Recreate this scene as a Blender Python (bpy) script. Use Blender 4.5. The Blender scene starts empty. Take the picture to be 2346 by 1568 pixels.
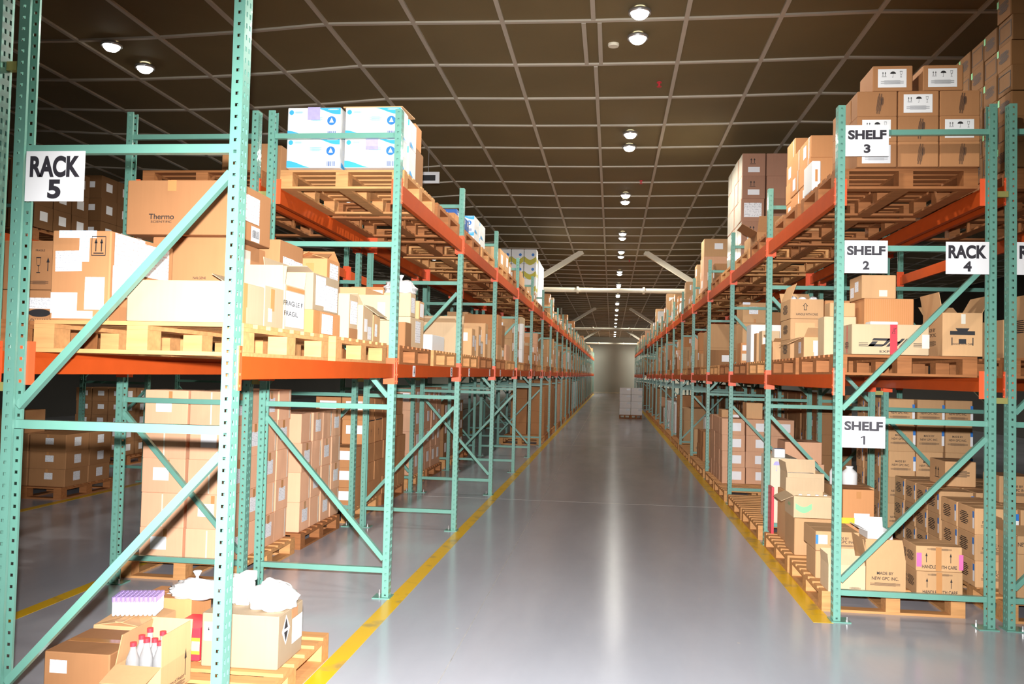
import bpy, math, random
from mathutils import Vector, Matrix
random.seed(11)
SC = bpy.context.scene
COL = SC.collection
PI = math.pi

# ------------------------------------------------------------------ helpers
class MB:
    def __init__(s): s.v=[]; s.f=[]; s.m=[]
    def quad(s,a,b,c,d,mi=0):
        n=len(s.v); s.v+=[tuple(a),tuple(b),tuple(c),tuple(d)]; s.f.append((n,n+1,n+2,n+3)); s.m.append(mi)
    def box(s,x0,x1,y0,y1,z0,z1,mi=0):
        s.hexa([(x0,y0,z0),(x1,y0,z0),(x1,y1,z0),(x0,y1,z0),(x0,y0,z1),(x1,y0,z1),(x1,y1,z1),(x0,y1,z1)],mi)
    def hexa(s,p,mi=0):
        n=len(s.v); s.v+=[tuple(q) for q in p]
        for f in ((0,3,2,1),(4,5,6,7),(0,1,5,4),(1,2,6,5),(2,3,7,6),(3,0,4,7)):
            s.f.append(tuple(n+i for i in f)); s.m.append(mi)
    def bar(s,a,b,w,h,up=(0,0,1),mi=0):
        a=Vector(a); b=Vector(b); d=(b-a).normalized(); u=Vector(up); sx=d.cross(u).normalized()*w/2; uz=sx.cross(d).normalized()*h/2
        s.hexa([a-sx-uz,a+sx-uz,b+sx-uz,b-sx-uz,a-sx+uz,a+sx+uz,b+sx+uz,b-sx+uz],mi)
    def lathe(s,prof,n=16,c=(0,0,0),axis='z',mi=0,cap=True):
        base=len(s.v)
        for r,z in prof:
            for i in range(n):
                a=2*PI*i/n; p=(r*math.cos(a),r*math.sin(a),z)
                if axis=='x': p=(p[2],p[0],p[1])
                if axis=='y': p=(p[1],p[2],p[0])
                s.v.append((p[0]+c[0],p[1]+c[1],p[2]+c[2]))
        for k in range(len(prof)-1):
            for i in range(n):
                j=(i+1)%n
                s.f.append((base+k*n+i,base+k*n+j,base+(k+1)*n+j,base+(k+1)*n+i)); s.m.append(mi)
        if cap:
            s.f.append(tuple(base+i for i in reversed(range(n)))); s.m.append(mi)
            s.f.append(tuple(base+(len(prof)-1)*n+i for i in range(n))); s.m.append(mi)
    def mesh(s,name,mats,smooth=False):
        me=bpy.data.meshes.new(name); me.from_pydata(s.v,[],s.f)
        for m in mats: me.materials.append(m)
        if len(mats)>1: me.polygons.foreach_set('material_index',s.m)
        if smooth: me.polygons.foreach_set('use_smooth',[True]*len(s.f))
        me.update(); return me
    def build(s,name,mat,parent=None,loc=None,smooth=False):
        mats=mat if isinstance(mat,(list,tuple)) else [mat]
        return link(name,s.mesh(name,mats,smooth),parent,loc)
def link(name,me,parent=None,loc=None,rz=0):
    o=bpy.data.objects.new(name,me); COL.objects.link(o)
    if parent: o.parent=parent
    if loc is not None: o.location=loc
    if rz: o.rotation_euler=(0,0,rz)
    return o
def tag(o,label=None,cat=None,group=None,kind=None):
    if label: o['label']=label
    if cat: o['category']=cat
    if group: o['group']=group
    if kind: o['kind']=kind
    return o
def empty(name,loc,rz=0):
    o=bpy.data.objects.new(name,None); COL.objects.link(o); o.location=loc; o.rotation_euler=(0,0,rz); o.empty_display_size=.1
    return o
def kids(o): return CH.get(o.name,[])
CH={}
def child(parent,name,me,loc=None,rot=None):
    o=bpy.data.objects.new(name,me); COL.objects.link(o); o.parent=parent
    if loc is not None: o.location=loc
    if rot is not None: o.rotation_euler=rot
    CH.setdefault(parent.name,[]).append(o)
    return o
def copy_tree(o,parent=None):
    c=o.copy(); COL.objects.link(c)
    if parent: c.parent=parent; CH.setdefault(parent.name,[]).append(c)
    for k in list(kids(o)): copy_tree(k,c)
    return c
ORD='first second third fourth fifth sixth seventh eighth ninth tenth eleventh twelfth thirteenth fourteenth fifteenth sixteenth seventeenth eighteenth nineteenth twentieth'.split()
def nth(i):
    if i<20: return ORD[i]
    return 'twenty-'+ORD[i-20] if i<29 else 'last'

# ------------------------------------------------------------------ materials
def nodemat(name):
    m=bpy.data.materials.new(name); m.use_nodes=True; nt=m.node_tree; b=nt.nodes['Principled BSDF']
    return m,nt,b
def N(nt,t,**k):
    n=nt.nodes.new(t)
    for a,v in k.items():
        if a in n.inputs: n.inputs[a].default_value=v
        else: setattr(n,a,v)
    return n
def mixc(nt,fac,c1,c2):
    m=N(nt,'ShaderNodeMix',data_type='RGBA'); L=nt.links
    for k,v in ((0,fac),(6,c1),(7,c2)):
        if hasattr(v,'is_output'): L.new(v,m.inputs[k])
        elif k==0: m.inputs[0].default_value=v
        else: m.inputs[k].default_value=(*v,1)
    return m.outputs[2]
def basic(name,c,rough=.5,metal=0,var=.08,scale=6,spec=.5,bump=0,coat=0):
    m,nt,b=nodemat(name); L=nt.links
    tc=N(nt,'ShaderNodeTexCoord'); nz=N(nt,'ShaderNodeTexNoise'); nz.inputs['Scale'].default_value=scale; nz.inputs['Detail'].default_value=4
    L.new(tc.outputs['Object'],nz.inputs['Vector'])
    c2=tuple(max(0,x*(1-2*var)) for x in c); c3=tuple(x*(1+var) for x in c)
    L.new(mixc(nt,nz.outputs['Fac'],c2,c3),b.inputs['Base Color'])
    b.inputs['Roughness'].default_value=rough; b.inputs['Metallic'].default_value=metal; b.inputs['Specular IOR Level'].default_value=spec
    b.inputs['Coat Weight'].default_value=coat; b.inputs['Coat Roughness'].default_value=.08
    if bump:
        bp=N(nt,'ShaderNodeBump'); bp.inputs['Strength'].default_value=bump; bp.inputs['Distance'].default_value=.01
        L.new(nz.outputs['Fac'],bp.inputs['Height']); L.new(bp.outputs[0],b.inputs['Normal'])
    return m
def cardboard(name,c,rough=.75):
    m,nt,b=nodemat(name); L=nt.links
    tc=N(nt,'ShaderNodeTexCoord'); oi=N(nt,'ShaderNodeObjectInfo')
    mp=N(nt,'ShaderNodeMapping'); mp.inputs['Scale'].default_value=(60,60,3); L.new(tc.outputs['Object'],mp.inputs['Vector'])
    n1=N(nt,'ShaderNodeTexNoise'); n1.inputs['Scale'].default_value=1; n1.inputs['Detail'].default_value=3; L.new(mp.outputs[0],n1.inputs['Vector'])
    n2=N(nt,'ShaderNodeTexNoise'); n2.inputs['Scale'].default_value=5; n2.inputs['Detail'].default_value=3; L.new(tc.outputs['Object'],n2.inputs['Vector'])
    a=mixc(nt,n1.outputs['Fac'],tuple(x*.88 for x in c),tuple(min(1,x*1.08) for x in c))
    d=mixc(nt,n2.outputs['Fac'],tuple(x*.86 for x in c),tuple(min(1,x*1.1) for x in c))
    e=mixc(nt,.5,a,d)
    hs=N(nt,'ShaderNodeHueSaturation'); L.new(e,hs.inputs['Color'])
    mr=N(nt,'ShaderNodeMapRange'); mr.inputs[3].default_value=.86; mr.inputs[4].default_value=1.12; L.new(oi.outputs['Random'],mr.inputs[0]); L.new(mr.outputs[0],hs.inputs['Value'])
    L.new(hs.outputs[0],b.inputs['Base Color']); b.inputs['Roughness'].default_value=rough; b.inputs['Specular IOR Level'].default_value=.25
    return m
M={}
M['green']=basic('green_paint',(.15,.355,.285),.33,var=.05,scale=9,coat=.25)
M['orange']=basic('orange_paint',(.54,.080,.014),.36,var=.08,scale=7,spec=.06)
M['connector']=basic('connector_paint',(.86,.115,.035),.38,var=.05)
M['zinc']=basic('zinc_plate',(.45,.42,.14),.4,metal=.4)
M['steel']=basic('bolt_steel',(.6,.6,.6),.35,metal=.8)
M['tan']=cardboard('tan_cardboard',(.64,.375,.185))
M['pale']=cardboard('pale_cardboard',(.62,.45,.275))
M['orangec']=cardboard('orange_cardboard',(.57,.265,.108))
M['brown']=cardboard('brown_cardboard',(.38,.185,.078))
M['pink']=cardboard('pinkish_cardboard',(.80,.45,.275))
M['kraft']=cardboard('kraft_cardboard',(.43,.20,.085))
M['umber']=cardboard('umber_cardboard',(.21,.098,.036)); M['mauve']=cardboard('mauve_cardboard',(.43,.225,.145))
M['beige']=cardboard('beige_cardboard',(.43,.32,.205))
M['cream']=cardboard('cream_cardboard',(.86,.76,.58))
M['red']=cardboard('maroon_cardboard',(.27,.07,.05))
M['white']=basic('white_board',(.82,.82,.81),.5,var=.02)
M['plastic']=basic('white_plastic',(.86,.86,.86),.3,var=.01,coat=.2)
M['paper']=basic('plain_paper',(.86,.86,.88),.6,var=.01)
M['ink']=basic('black_ink',(.02,.018,.02),.6,var=0)
M['signink']=basic('sign_ink',(.03,.027,.035),.5,var=0)
M['blue']=basic('blue_print',(.03,.20,.62),.5,var=.02)
M['navy']=basic('dark_blue_card',(.015,.09,.33),.45,var=.08)
M['cyan']=basic('sky_blue_print',(.05,.40,.80),.5,var=.02)
M['violet']=basic('violet_print',(.45,.40,.78),.5,var=.1,scale=30)
M['lime']=basic('olive_yellow_print',(.52,.46,.03),.5,var=.03)
M['leaf']=basic('green_print',(.25,.62,.30),.5,var=.03)
M['pinkp']=basic('magenta_print',(.75,.16,.42),.5,var=.1)
M['redp']=basic('red_plastic',(.70,.04,.06),.4,var=.04)
M['yellowp']=basic('yellow_plastic',(.85,.62,.04),.4,var=.03)
M['purple']=basic('purple_cap',(.40,.28,.62),.35,var=.06)
M['tape']=basic('packing_tape',(.58,.27,.10),.22,var=.08,coat=.3)
M['clear']=basic('clear_tape',(.80,.74,.62),.15,var=.08,coat=.5)
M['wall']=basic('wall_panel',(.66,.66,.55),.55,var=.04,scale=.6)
M['sidewall']=basic('wall_panel_painted_shade',(.045,.042,.035),.6,var=.05,scale=.6)  # near-black colour paints in the shade of the unlit depths behind the racks
M['pipe']=basic('cream_paint',(.90,.84,.67),.45,var=.03)
M['dark']=basic('dark_gap',(.02,.015,.01),.9)
M['grey']=basic('grey_plastic',(.42,.43,.45),.3,var=.2,scale=25,coat=.3)
# wood with grain
def wood(name,c):
    m,nt,b=nodemat(name); L=nt.links
    tc=N(nt,'ShaderNodeTexCoord'); oi=N(nt,'ShaderNodeObjectInfo')
    mp=N(nt,'ShaderNodeMapping'); mp.inputs['Scale'].default_value=(3,26,26); L.new(tc.outputs['Object'],mp.inputs['Vector'])
    ad=N(nt,'ShaderNodeVectorMath'); ad.operation='ADD'; L.new(mp.outputs[0],ad.inputs[0])
    sc=N(nt,'ShaderNodeMath'); sc.operation='MULTIPLY'; sc.inputs[1].default_value=37; L.new(oi.outputs['Random'],sc.inputs[0]); L.new(sc.outputs[0],ad.inputs[1])
    n1=N(nt,'ShaderNodeTexNoise'); n1.inputs['Scale'].default_value=1.3; n1.inputs['Detail'].default_value=5; L.new(ad.outputs[0],n1.inputs['Vector'])
    L.new(mixc(nt,n1.outputs['Fac'],tuple(x*.6 for x in c),tuple(min(1,x*1.3) for x in c)),b.inputs['Base Color'])
    b.inputs['Roughness'].default_value=.7; b.inputs['Specular IOR Level'].default_value=.25
    return m
M['wood']=wood('pallet_pine',(.60,.30,.115)); M['woodd']=wood('pallet_pine_aged',(.37,.145,.05))
# printed paper: rows of fine grey lines
def printed(name,ink):
    m,nt,b=nodemat(name); L=nt.links
    tc=N(nt,'ShaderNodeTexCoord'); sp=N(nt,'ShaderNodeSeparateXYZ'); L.new(tc.outputs['Generated'],sp.inputs[0])
    w=N(nt,'ShaderNodeMath'); w.operation='MULTIPLY'; w.inputs[1].default_value=9; L.new(sp.outputs['Z'],w.inputs[0])
    fr=N(nt,'ShaderNodeMath'); fr.operation='FRACT'; L.new(w.outputs[0],fr.inputs[0])
    gt=N(nt,'ShaderNodeMath'); gt.operation='GREATER_THAN'; gt.inputs[1].default_value=.58; L.new(fr.outputs[0],gt.inputs[0])
    nz=N(nt,'ShaderNodeTexNoise'); nz.inputs['Scale'].default_value=14; L.new(tc.outputs['Generated'],nz.inputs['Vector'])
    g2=N(nt,'ShaderNodeMath'); g2.operation='GREATER_THAN'; g2.inputs[1].default_value=.53; L.new(nz.outputs['Fac'],g2.inputs[0])
    mu=N(nt,'ShaderNodeMath'); mu.operation='MULTIPLY'; L.new(gt.outputs[0],mu.inputs[0]); L.new(g2.outputs[0],mu.inputs[1])
    L.new(mixc(nt,mu.outputs[0],(.84,.84,.87),ink),b.inputs['Base Color']); b.inputs['Roughness'].default_value=.55
    return m
M['print']=printed('printed_paper',(.42,.42,.46)); M['printr']=printed('red_printed_paper',(.75,.42,.42)); M['printb']=printed('blue_printed_paper',(.35,.58,.85))
# floor
def floor_mat():
    m,nt,b=nodemat('epoxy_concrete'); L=nt.links
    tc=N(nt,'ShaderNodeTexCoord')
    mp=N(nt,'ShaderNodeMapping'); mp.inputs['Scale'].default_value=(1.2,.35,1); L.new(tc.outputs['Object'],mp.inputs['Vector'])
    n1=N(nt,'ShaderNodeTexNoise'); n1.inputs['Scale'].default_value=1.1; n1.inputs['Detail'].default_value=6; n1.inputs['Roughness'].default_value=.6; L.new(mp.outputs[0],n1.inputs['Vector'])
    n2=N(nt,'ShaderNodeTexNoise'); n2.inputs['Scale'].default_value=14; n2.inputs['Detail'].default_value=3; L.new(tc.outputs['Object'],n2.inputs['Vector'])
    c=mixc(nt,n1.outputs['Fac'],(.36,.375,.42),(.53,.545,.60))
    vo=N(nt,'ShaderNodeTexVoronoi'); vo.inputs['Scale'].default_value=1.6; L.new(tc.outputs['Object'],vo.inputs['Vector'])
    lt=N(nt,'ShaderNodeMath'); lt.operation='LESS_THAN'; lt.inputs[1].default_value=.018; L.new(vo.outputs['Distance'],lt.inputs[0])
    c=mixc(nt,lt.outputs[0],c,(.6,.56,.52))
    L.new(c,b.inputs['Base Color'])
    mr=N(nt,'ShaderNodeMapRange'); mr.inputs[3].default_value=.15; mr.inputs[4].default_value=.24; L.new(n1.outputs['Fac'],mr.inputs[0]); L.new(mr.outputs[0],b.inputs['Roughness'])
    b.inputs['Specular IOR Level'].default_value=.4
    bp=N(nt,'ShaderNodeBump'); bp.inputs['Strength'].default_value=.05; bp.inputs['Distance'].default_value=.004; L.new(n2.outputs['Fac'],bp.inputs['Height']); L.new(bp.outputs[0],b.inputs['Normal'])
    return m
M['floor']=floor_mat()
def yellow_mat():
    m,nt,b=nodemat('worn_yellow_line'); L=nt.links
    tc=N(nt,'ShaderNodeTexCoord'); n1=N(nt,'ShaderNodeTexNoise'); n1.inputs['Scale'].default_value=5; n1.inputs['Detail'].default_value=8; L.new(tc.outputs['Object'],n1.inputs['Vector'])
    cr=N(nt,'ShaderNodeValToRGB'); L.new(n1.outputs['Fac'],cr.inputs[0])
    cr.color_ramp.elements[0].position=.33; cr.color_ramp.elements[0].color=(.50,.33,.08,1); cr.color_ramp.elements[1].position=.45; cr.color_ramp.elements[1].color=(.82,.50,.012,1)
    L.new(cr.outputs[0],b.inputs['Base Color']); b.inputs['Roughness'].default_value=.3
    return m
M['yellow']=yellow_mat()
M['joint']=basic('joint_filler',(.50,.49,.48),.6,var=.35,scale=9)
M['ceil']=basic('ceiling_panel',(.21,.155,.068),.75,var=.12,scale=.9)
M['grid']=basic('ceiling_grid',(.56,.50,.40),.5,var=.08,scale=2)
def emis(name,c,s):
    m,nt,b=nodemat(name); b.inputs['Base Color'].default_value=(*c,1); b.inputs['Emission Color'].default_value=(*c,1); b.inputs['Emission Strength'].default_value=s
    return m
M['lamp']=emis('lamp_lens',(1,1,.90),9)
def glassy(name,c):
    m,nt,b=nodemat(name); b.inputs['Base Color'].default_value=(*c,1); b.inputs['Roughness'].default_value=.15; b.inputs['Transmission Weight'].default_value=.75; b.inputs['IOR'].default_value=1.3
    return m
M['pet']=glassy('clear_bottle_plastic',(.93,.95,.97))
M['wrap']=glassy('stretch_wrap',(.9,.9,.88))

# ------------------------------------------------------------------ rack geometry constants
PITCH=2.8207
XL,XR=1.610,1.575
YL=[3.603+PITCH*i for i in range(28)]
YR=[6.446+PITCH*i for i in range(13)]
DL,DR=1.04,1.075
GAP=.083
ZB1,ZB2=1.632,2.972
H1,H2=.102,.128
DK1,DK2,DKF=ZB1+H1+.150,ZB2+H2+.150,.150
TOP=3.69
PW=.076; PD=.048

def post_mesh():
    p=.0508; n=int(TOP/p); bm=MB()
    # (p0, dir, width, holes[(a,b)], v0,v1)
    def strip(p0,d,w,holes,va,vb):
        us=[0]+[q for h in holes for q in h]+[w]
        for k in range(n):
            z=k*p
            for r,(v0,v1) in enumerate(((0,va),(va,vb),(vb,p))):
                for i in range(len(us)-1):
                    if r==1 and i%2==1: continue
                    a=Vector(p0)+Vector(d)*us[i]; b=Vector(p0)+Vector(d)*us[i+1]
                    bm.quad((a.x,a.y,z+v0),(b.x,b.y,z+v0),(b.x,b.y,z+v1),(a.x,a.y,z+v1))
    strip((0,0,0),(0,1,0),PW,[(.016,.028),(.048,.060)],.012,.034)
    strip((-PD,0,0),(1,0,0),PD,[(.018,.032)],.018,.032)
    strip((0,PW,0),(-1,0,0),PD,[(.016,.030)],.018,.032)
    z=n*p
    bm.quad((-PD,.013,0),(-PD,0,0),(-PD,0,z),(-PD,.013,z))
    bm.quad((-PD,PW,0),(-PD,PW-.013,0),(-PD,PW-.013,z),(-PD,PW,z))
    me=bm.mesh('post',[M['green']])
    import bmesh
    b=bmesh.new(); b.from_mesh(me); bmesh.ops.remove_doubles(b,verts=b.verts,dist=1e-5)
    bmesh.ops.recalc_face_normals(b,faces=b.faces)
    b.to_mesh(me); b.free()
    o=bpy.data.objects.new('tmp',me); COL.objects.link(o); md=o.modifiers.new('s','SOLIDIFY'); md.thickness=.0025; md.offset=0
    dg=bpy.context.evaluated_depsgraph_get(); dg.update()
    r=bpy.data.meshes.new_from_object(o.evaluated_get(dg)); bpy.data.objects.remove(o); r.name='post'
    return r
POST=post_mesh()
def strut_mesh(D):
    b=MB(); b.box(-(D-PD+.004),-(PD-.004),PW/2-.019,PW/2+.019,-.019,.019); return b.mesh('strut',[M['green']])
def brace_mesh(D,z0,z1):   # from rear low to front high when z1>z0
    b=MB(); b.bar((-(D-PD-.004),PW/2,z0),(-(PD+.004),PW/2,z1),.034,.036,up=(0,1,0)); return b.mesh('diagonal_brace',[M['green']])
bm=MB(); bm.box(-.115,.018,-.03,.106,0,.008); PLATE=bm.mesh('base_plate',[M['green']])
bm=MB(); bm.lathe([(.011,0),(.011,.012),(.006,.012),(.006,.035)],8); BOLT=bm.mesh('anchor_bolt',[M['steel']])
bm=MB(); bm.box(-GAP+.004,-.004,PW/2-.004,PW/2+.03,-.02,.02); SPACER=bm.mesh('row_spacer',[M['zinc']])
ME={}
def frame(xf,y,D,left,flip,label,spacer=False,group=None):
    """upright frame; left rows have the aisle face towards +x"""
    if left: t=empty('rack_upright_frame',(xf,y,0))
    else: t=empty('rack_upright_frame',(xf,y+PW,0),PI)
    tag(t,label,'rack frame',group)
    k=round(D,3)
    if k not in ME:
        ME[k]=(strut_mesh(D),brace_mesh(D,.28,1.31),brace_mesh(D,1.31,.28),brace_mesh(D,1.49,2.53),brace_mesh(D,2.53,1.49))
    st,l1,l2,m1,m2=ME[k]
    child(t,'post',POST); child(t,'post',POST,(-D,PW,0),(0,0,PI))
    for px,r in ((0,0),(-D,PI)):
        pl=child(t,'base_plate',PLATE,(px,0 if r==0 else PW,0),(0,0,r)); child(pl,'anchor_bolt',BOLT,(-.09,.09,.008))
    for z in (.20,1.412,2.635,3.465): child(t,'horizontal_strut',st,(0,0,z))
    child(t,'diagonal_brace',l2 if flip else l1); child(t,'diagonal_brace',m2 if flip else m1)
    if spacer:
        for z in (1.575,3.02): child(t,'row_spacer',SPACER,(-D,0,z))
    return t
# beams: profile extruded along y, origin at the centre of the aisle face bottom
def beam_mesh(h):
    b=MB(); L=PITCH-PW-.012; d=.041; s=.022
    pr=[(-.003,0),(-.003,h),(-s,h),(-s,h-.028),(-d,h-.028),(-d,0)]
    n=len(pr)
    for yy in (-L/2,L/2): b.v+=[(x,yy,z) for x,z in pr]
    for i in range(n):
        j=(i+1)%n; b.f.append((i,j,n+j,n+i)); b.m.append(0)
    b.f.append(tuple(range(n))); b.m.append(0); b.f.append(tuple(range(2*n-1,n-1,-1))); b.m.append(0)
    return b.mesh('shelf_beam',[M['orange']])
def conn_mesh(h,s):
    b=MB(); L=(PITCH-PW-.012)/2
    ya,yb=sorted((s*(L+.001),s*(L+.0055)))
    b.box(-.083,.0065,ya,yb,h-.150,h+.045)
    ya,yb=sorted((s*(L+.0055),s*(L+.030)))
    b.box(.002,.0065,ya,yb,h-.150,h+.045)
    # rivet heads
    for z in (h-.13,h-.08,h+.02):
        b.lathe([(.008,0),(.006,.005)],8,(.0065,s*(L+.018),z),'x')
    return b.mesh('beam_connector',[M['connector']])
BEAM={1:(beam_mesh(H1),conn_mesh(H1,-1),conn_mesh(H1,1)),2:(beam_mesh(H2),conn_mesh(H2,-1),conn_mesh(H2,1))}
def beam(xf,y,lev,left,label,group=None):
    me,c0,c1=BEAM[lev]
    o=link('shelf_beam',me,None,(xf,y+PW+(PITCH-PW)/2,ZB1 if lev==1 else ZB2),0 if left else PI)
    child(o,'beam_connector',c0); child(o,'beam_connector',c1)
    tag(o,label,'beam',group); return o
# pallets: 1.2 along y, depth along x
def pallet_protos():
    W,Dp,Hh=1.18,1.0,.148
    def parts(Dp):
        out={}
        b=MB(); n=8; w=.098
        for i in range(n):
            y=-W/2+w/2+i*(W-w)/(n-1); b.box(-Dp/2,Dp/2,y-w/2,y+w/2,Hh-.018,Hh)
        out['deck']=b
        b=MB()
        for x in (-Dp/2+.05,0,Dp/2-.05): b.box(x-.05,x+.05,-W/2,W/2,Hh-.038,Hh-.0185)
        out['stringer']=b
        b=MB()
        for x in (-Dp/2+.05,0,Dp/2-.05): b.box(x-.05,x+.05,-W/2+.1005,W/2-.1005,0,.018)
        for y in (-W/2+.05,W/2-.05): b.box(-Dp/2,Dp/2,y-.05,y+.05,0,.018)
        out['bottom_frame']=b
        return out
    res={}
    for key,mat in (('a',M['wood']),('b',M['woodd'])):
        p=parts(Dp)
        bl=MB(); bl.box(-.05,.05,-.06,.06,.0185,Hh-.0385); blk=bl.mesh('block',[mat])
        allb=MB()
        for x in (-Dp/2+.05,0,Dp/2-.05):
            for y in (-W/2+.06,0,W/2-.06): allb.box(x-.05,x+.05,y-.06,y+.06,.0185,Hh-.0385)
        base=MB()
        for q in (p['stringer'],allb,p['bottom_frame']):
            n=len(base.v); base.v+=q.v; base.f+=[tuple(n+i for i in f) for f in q.f]; base.m+=q.m
        res[key]=dict(deck=p['deck'].mesh('deck',[mat]),stringer=p['stringer'].mesh('stringer_frame',[mat]),bottom=p['bottom_frame'].mesh('bottom_frame',[mat]),block=blk,base=base.mesh('pallet_base',[mat]),
          pos=[(x,y) for x in (-Dp/2+.05,0,Dp/2-.05) for y in (-W/2+.06,0,W/2-.06)])
    return res
PAL=pallet_protos()
NPAL=0
def pallet(x,y,z,label,key='a',near=True,group=None):
    global NPAL; NPAL+=1
    p=PAL[key]; t=empty('wooden_pallet',(x,y,z)); tag(t,label,'pallet',group)
    child(t,'deck',p['deck'])
    if near:
        child(t,'stringer_frame',p['stringer']); child(t,'bottom_frame',p['bottom'])
        for q in p['pos']: child(t,'block',p['block'],(q[0],q[1],0))
    else: child(t,'pallet_base',p['base'])
    return t

# ------------------------------------------------------------------ text
TXT={}
def text_mesh(s,bold=.0):
    k=(s,bold)
    if k in TXT: return TXT[k]
    cu=bpy.data.curves.new('t','FONT'); cu.body=s; cu.align_x='CENTER'; cu.align_y='CENTER'; cu.offset=bold; cu.space_line=.95
    o=bpy.data.objects.new('t',cu); COL.objects.link(o); dg=bpy.context.evaluated_depsgraph_get(); dg.update()
    me=bpy.data.meshes.new_from_object(o.evaluated_get(dg)); bpy.data.objects.remove(o)
    xs=[v.co.x for v in me.vertices]; ys=[v.co.y for v in me.vertices]
    w=max(xs)-min(xs); h=max(ys)-min(ys); cx=(max(xs)+min(xs))/2; cy=(max(ys)+min(ys))/2
    for v in me.vertices: v.co=((v.co.x-cx)/w,(v.co.y-cy)/h,0)
    TXT[k]=me; return me
def face_tf(c,face,off):
    """carton-local transform for a mark: c=(w,d,h); local carton origin at base centre. returns (origin at face centre, u, v, n)"""
    w,d,h=c
    if face=='F': return Vector((0,-d/2-off,h/2)),Vector((1,0,0)),Vector((0,0,1))
    if face=='R': return Vector((w/2+off,0,h/2)),Vector((0,1,0)),Vector((0,0,1))      # +x face
    if face=='L': return Vector((-w/2-off,0,h/2)),Vector((0,-1,0)),Vector((0,0,1))
    return Vector((0,0,h+off)),Vector((1,0,0)),Vector((0,1,0))
def poly_mark(kind):
    """2-D shapes in a unit square centred on 0"""
    if kind=='arrow':
        return [[(-.06,-.5),(.06,-.5),(.06,.15),(-.06,.15)],[(-.22,.12),(.22,.12),(0,.5)]]
    if kind=='arrow_open':
        return [[(-.25,-.5),(.25,-.5),(.25,-.42),(-.25,-.42)],[(-.25,-.5),(-.16,-.5),(-.16,.1),(-.25,.1)],[(.16,-.5),(.25,-.5),(.25,.1),(.16,.1)],[(-.5,.05),(-.36,.05),(0,.38),(0,.5)],[(.36,.05),(.5,.05),(0,.5),(0,.38)],[(-.5,.05),(-.16,.05),(-.16,.13),(-.42,.13)],[(.16,.05),(.5,.05),(.42,.13),(.16,.13)]]
    if kind=='arrows':
        r=[]
        for dx in (-.22,.22):
            r+=[[(dx-.04,-.3),(dx+.04,-.3),(dx+.04,.2),(dx-.04,.2)],[(dx-.13,.15),(dx+.13,.15),(dx,.42)]]
        r+=[[(-.4,-.42),(.4,-.42),(.4,-.36),(-.4,-.36)]]
        return r
    if kind=='frame':
        return [[(-.5,-.5),(.5,-.5),(.5,-.46),(-.5,-.46)],[(-.5,.46),(.5,.46),(.5,.5),(-.5,.5)],[(-.5,-.46),(-.46,-.46),(-.46,.46),(-.5,.46)],[(.46,-.46),(.5,-.46),(.5,.46),(.46,.46)]]
    if kind=='glass':
        return [[(-.3,.5),(.3,.5),(.24,.44),(-.24,.44)],[(-.3,.5),(-.24,.44),(-.16,.02),(-.2,0)],[(.3,.5),(.24,.44),(.16,.02),(.2,0)],[(-.2,0),(.2,0),(.05,-.08),(-.05,-.08)],[(-.03,-.45),(.03,-.45),(.03,-.06),(-.03,-.06)],[(-.22,-.5),(.22,-.5),(.22,-.45),(-.22,-.45)]]
    if kind=='umbrella':
        top=[(math.cos(a)*.5,math.sin(a)*.38+.08) for a in [PI*i/12 for i in range(13)]]
        return [top,[(-.02,-.42),(.02,-.42),(.02,.1),(-.02,.1)],[(-.14,-.5),(.02,-.5),(.02,-.42),(-.14,-.44)]]
    if kind=='tri': return [[(-.5,-.5),(.5,-.5),(0,.5)]]
    if kind=='trid': return [[(-.5,.5),(0,-.5),(.5,.5)]]
    if kind=='diamond': return [[(-.5,0),(0,-.5),(.5,0),(0,.5)]]
    if kind=='disc': return [[(math.cos(2*PI*i/20)*.5,math.sin(2*PI*i/20)*.5) for i in range(20)]]
    if kind=='lines':
        r=[]; rr=random.Random(5)
        for i in range(7):
            y=.5-i/7; w=.5*(1 if i%3 else .7); r.append([(-w,y-.07),(w,y-.07),(w,y),(-w,y)])
        return r
    if kind=='bars':
        r=[]; rr=random.Random(3); x=-.5
        while x<.48:
            w=rr.choice((.03,.05,.07)); r.append([(x,-.5),(x+w,-.5),(x+w,.5),(x,.5)]); x+=w+rr.choice((.03,.05))
        return r
    if kind=='handle':
        return [[(-.5,.16),(.5,.16),(.5,.36),(-.5,.36)],[(-.2,.36),(.2,.36),(.28,.5),(-.28,.5)],[(-.15,-.3),(.15,-.3),(.15,-.05),(-.15,-.05)],[(-.44,-.38),(-.40,-.38),(-.40,.02),(-.44,.02)],[(.40,-.38),(.44,-.38),(.44,.02),(.40,.02)]]
    if kind=='courier':   # slanted three-letter courier mark with speed lines
        r=[]
        def sl(pts,k=.55): return [(x+k*(y)*.25,y) for x,y in pts]
        r.append(sl([(-.36,.2),(-.02,.2),(.04,.45),(-.36,.45)])); r.append(sl([(-.06,-.45),(.0,-.3),(.06,.45),(-.04,.45)]))
        r.append(sl([(-.36,-.45),(-.06,-.45),(-.02,-.2),(-.36,-.2)])); r.append(sl([(-.36,-.45),(-.24,-.45),(-.22,.1),(-.34,.1)]))
        r.append(sl([(.03,-.45),(.1,-.45),(.16,.45),(.09,.45)])); r.append(sl([(.19,-.45),(.26,-.45),(.32,.45),(.25,.45)])); r.append(sl([(.08,-.08),(.26,-.08),(.28,.12),(.1,.12)]))
        r.append(sl([(.31,-.45),(.38,-.45),(.42,.45),(.35,.45)])); r.append(sl([(.34,-.45),(.5,-.45),(.52,-.2),(.36,-.2)]))
        for y in (-.45,-.28,-.11): r+=[[(-.62,y),(-.42,y),(-.42,y+.06),(-.62,y+.06)],[(.56,y),(.74,y),(.74,y+.06),(.56,y+.06)]]
        return r
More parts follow.
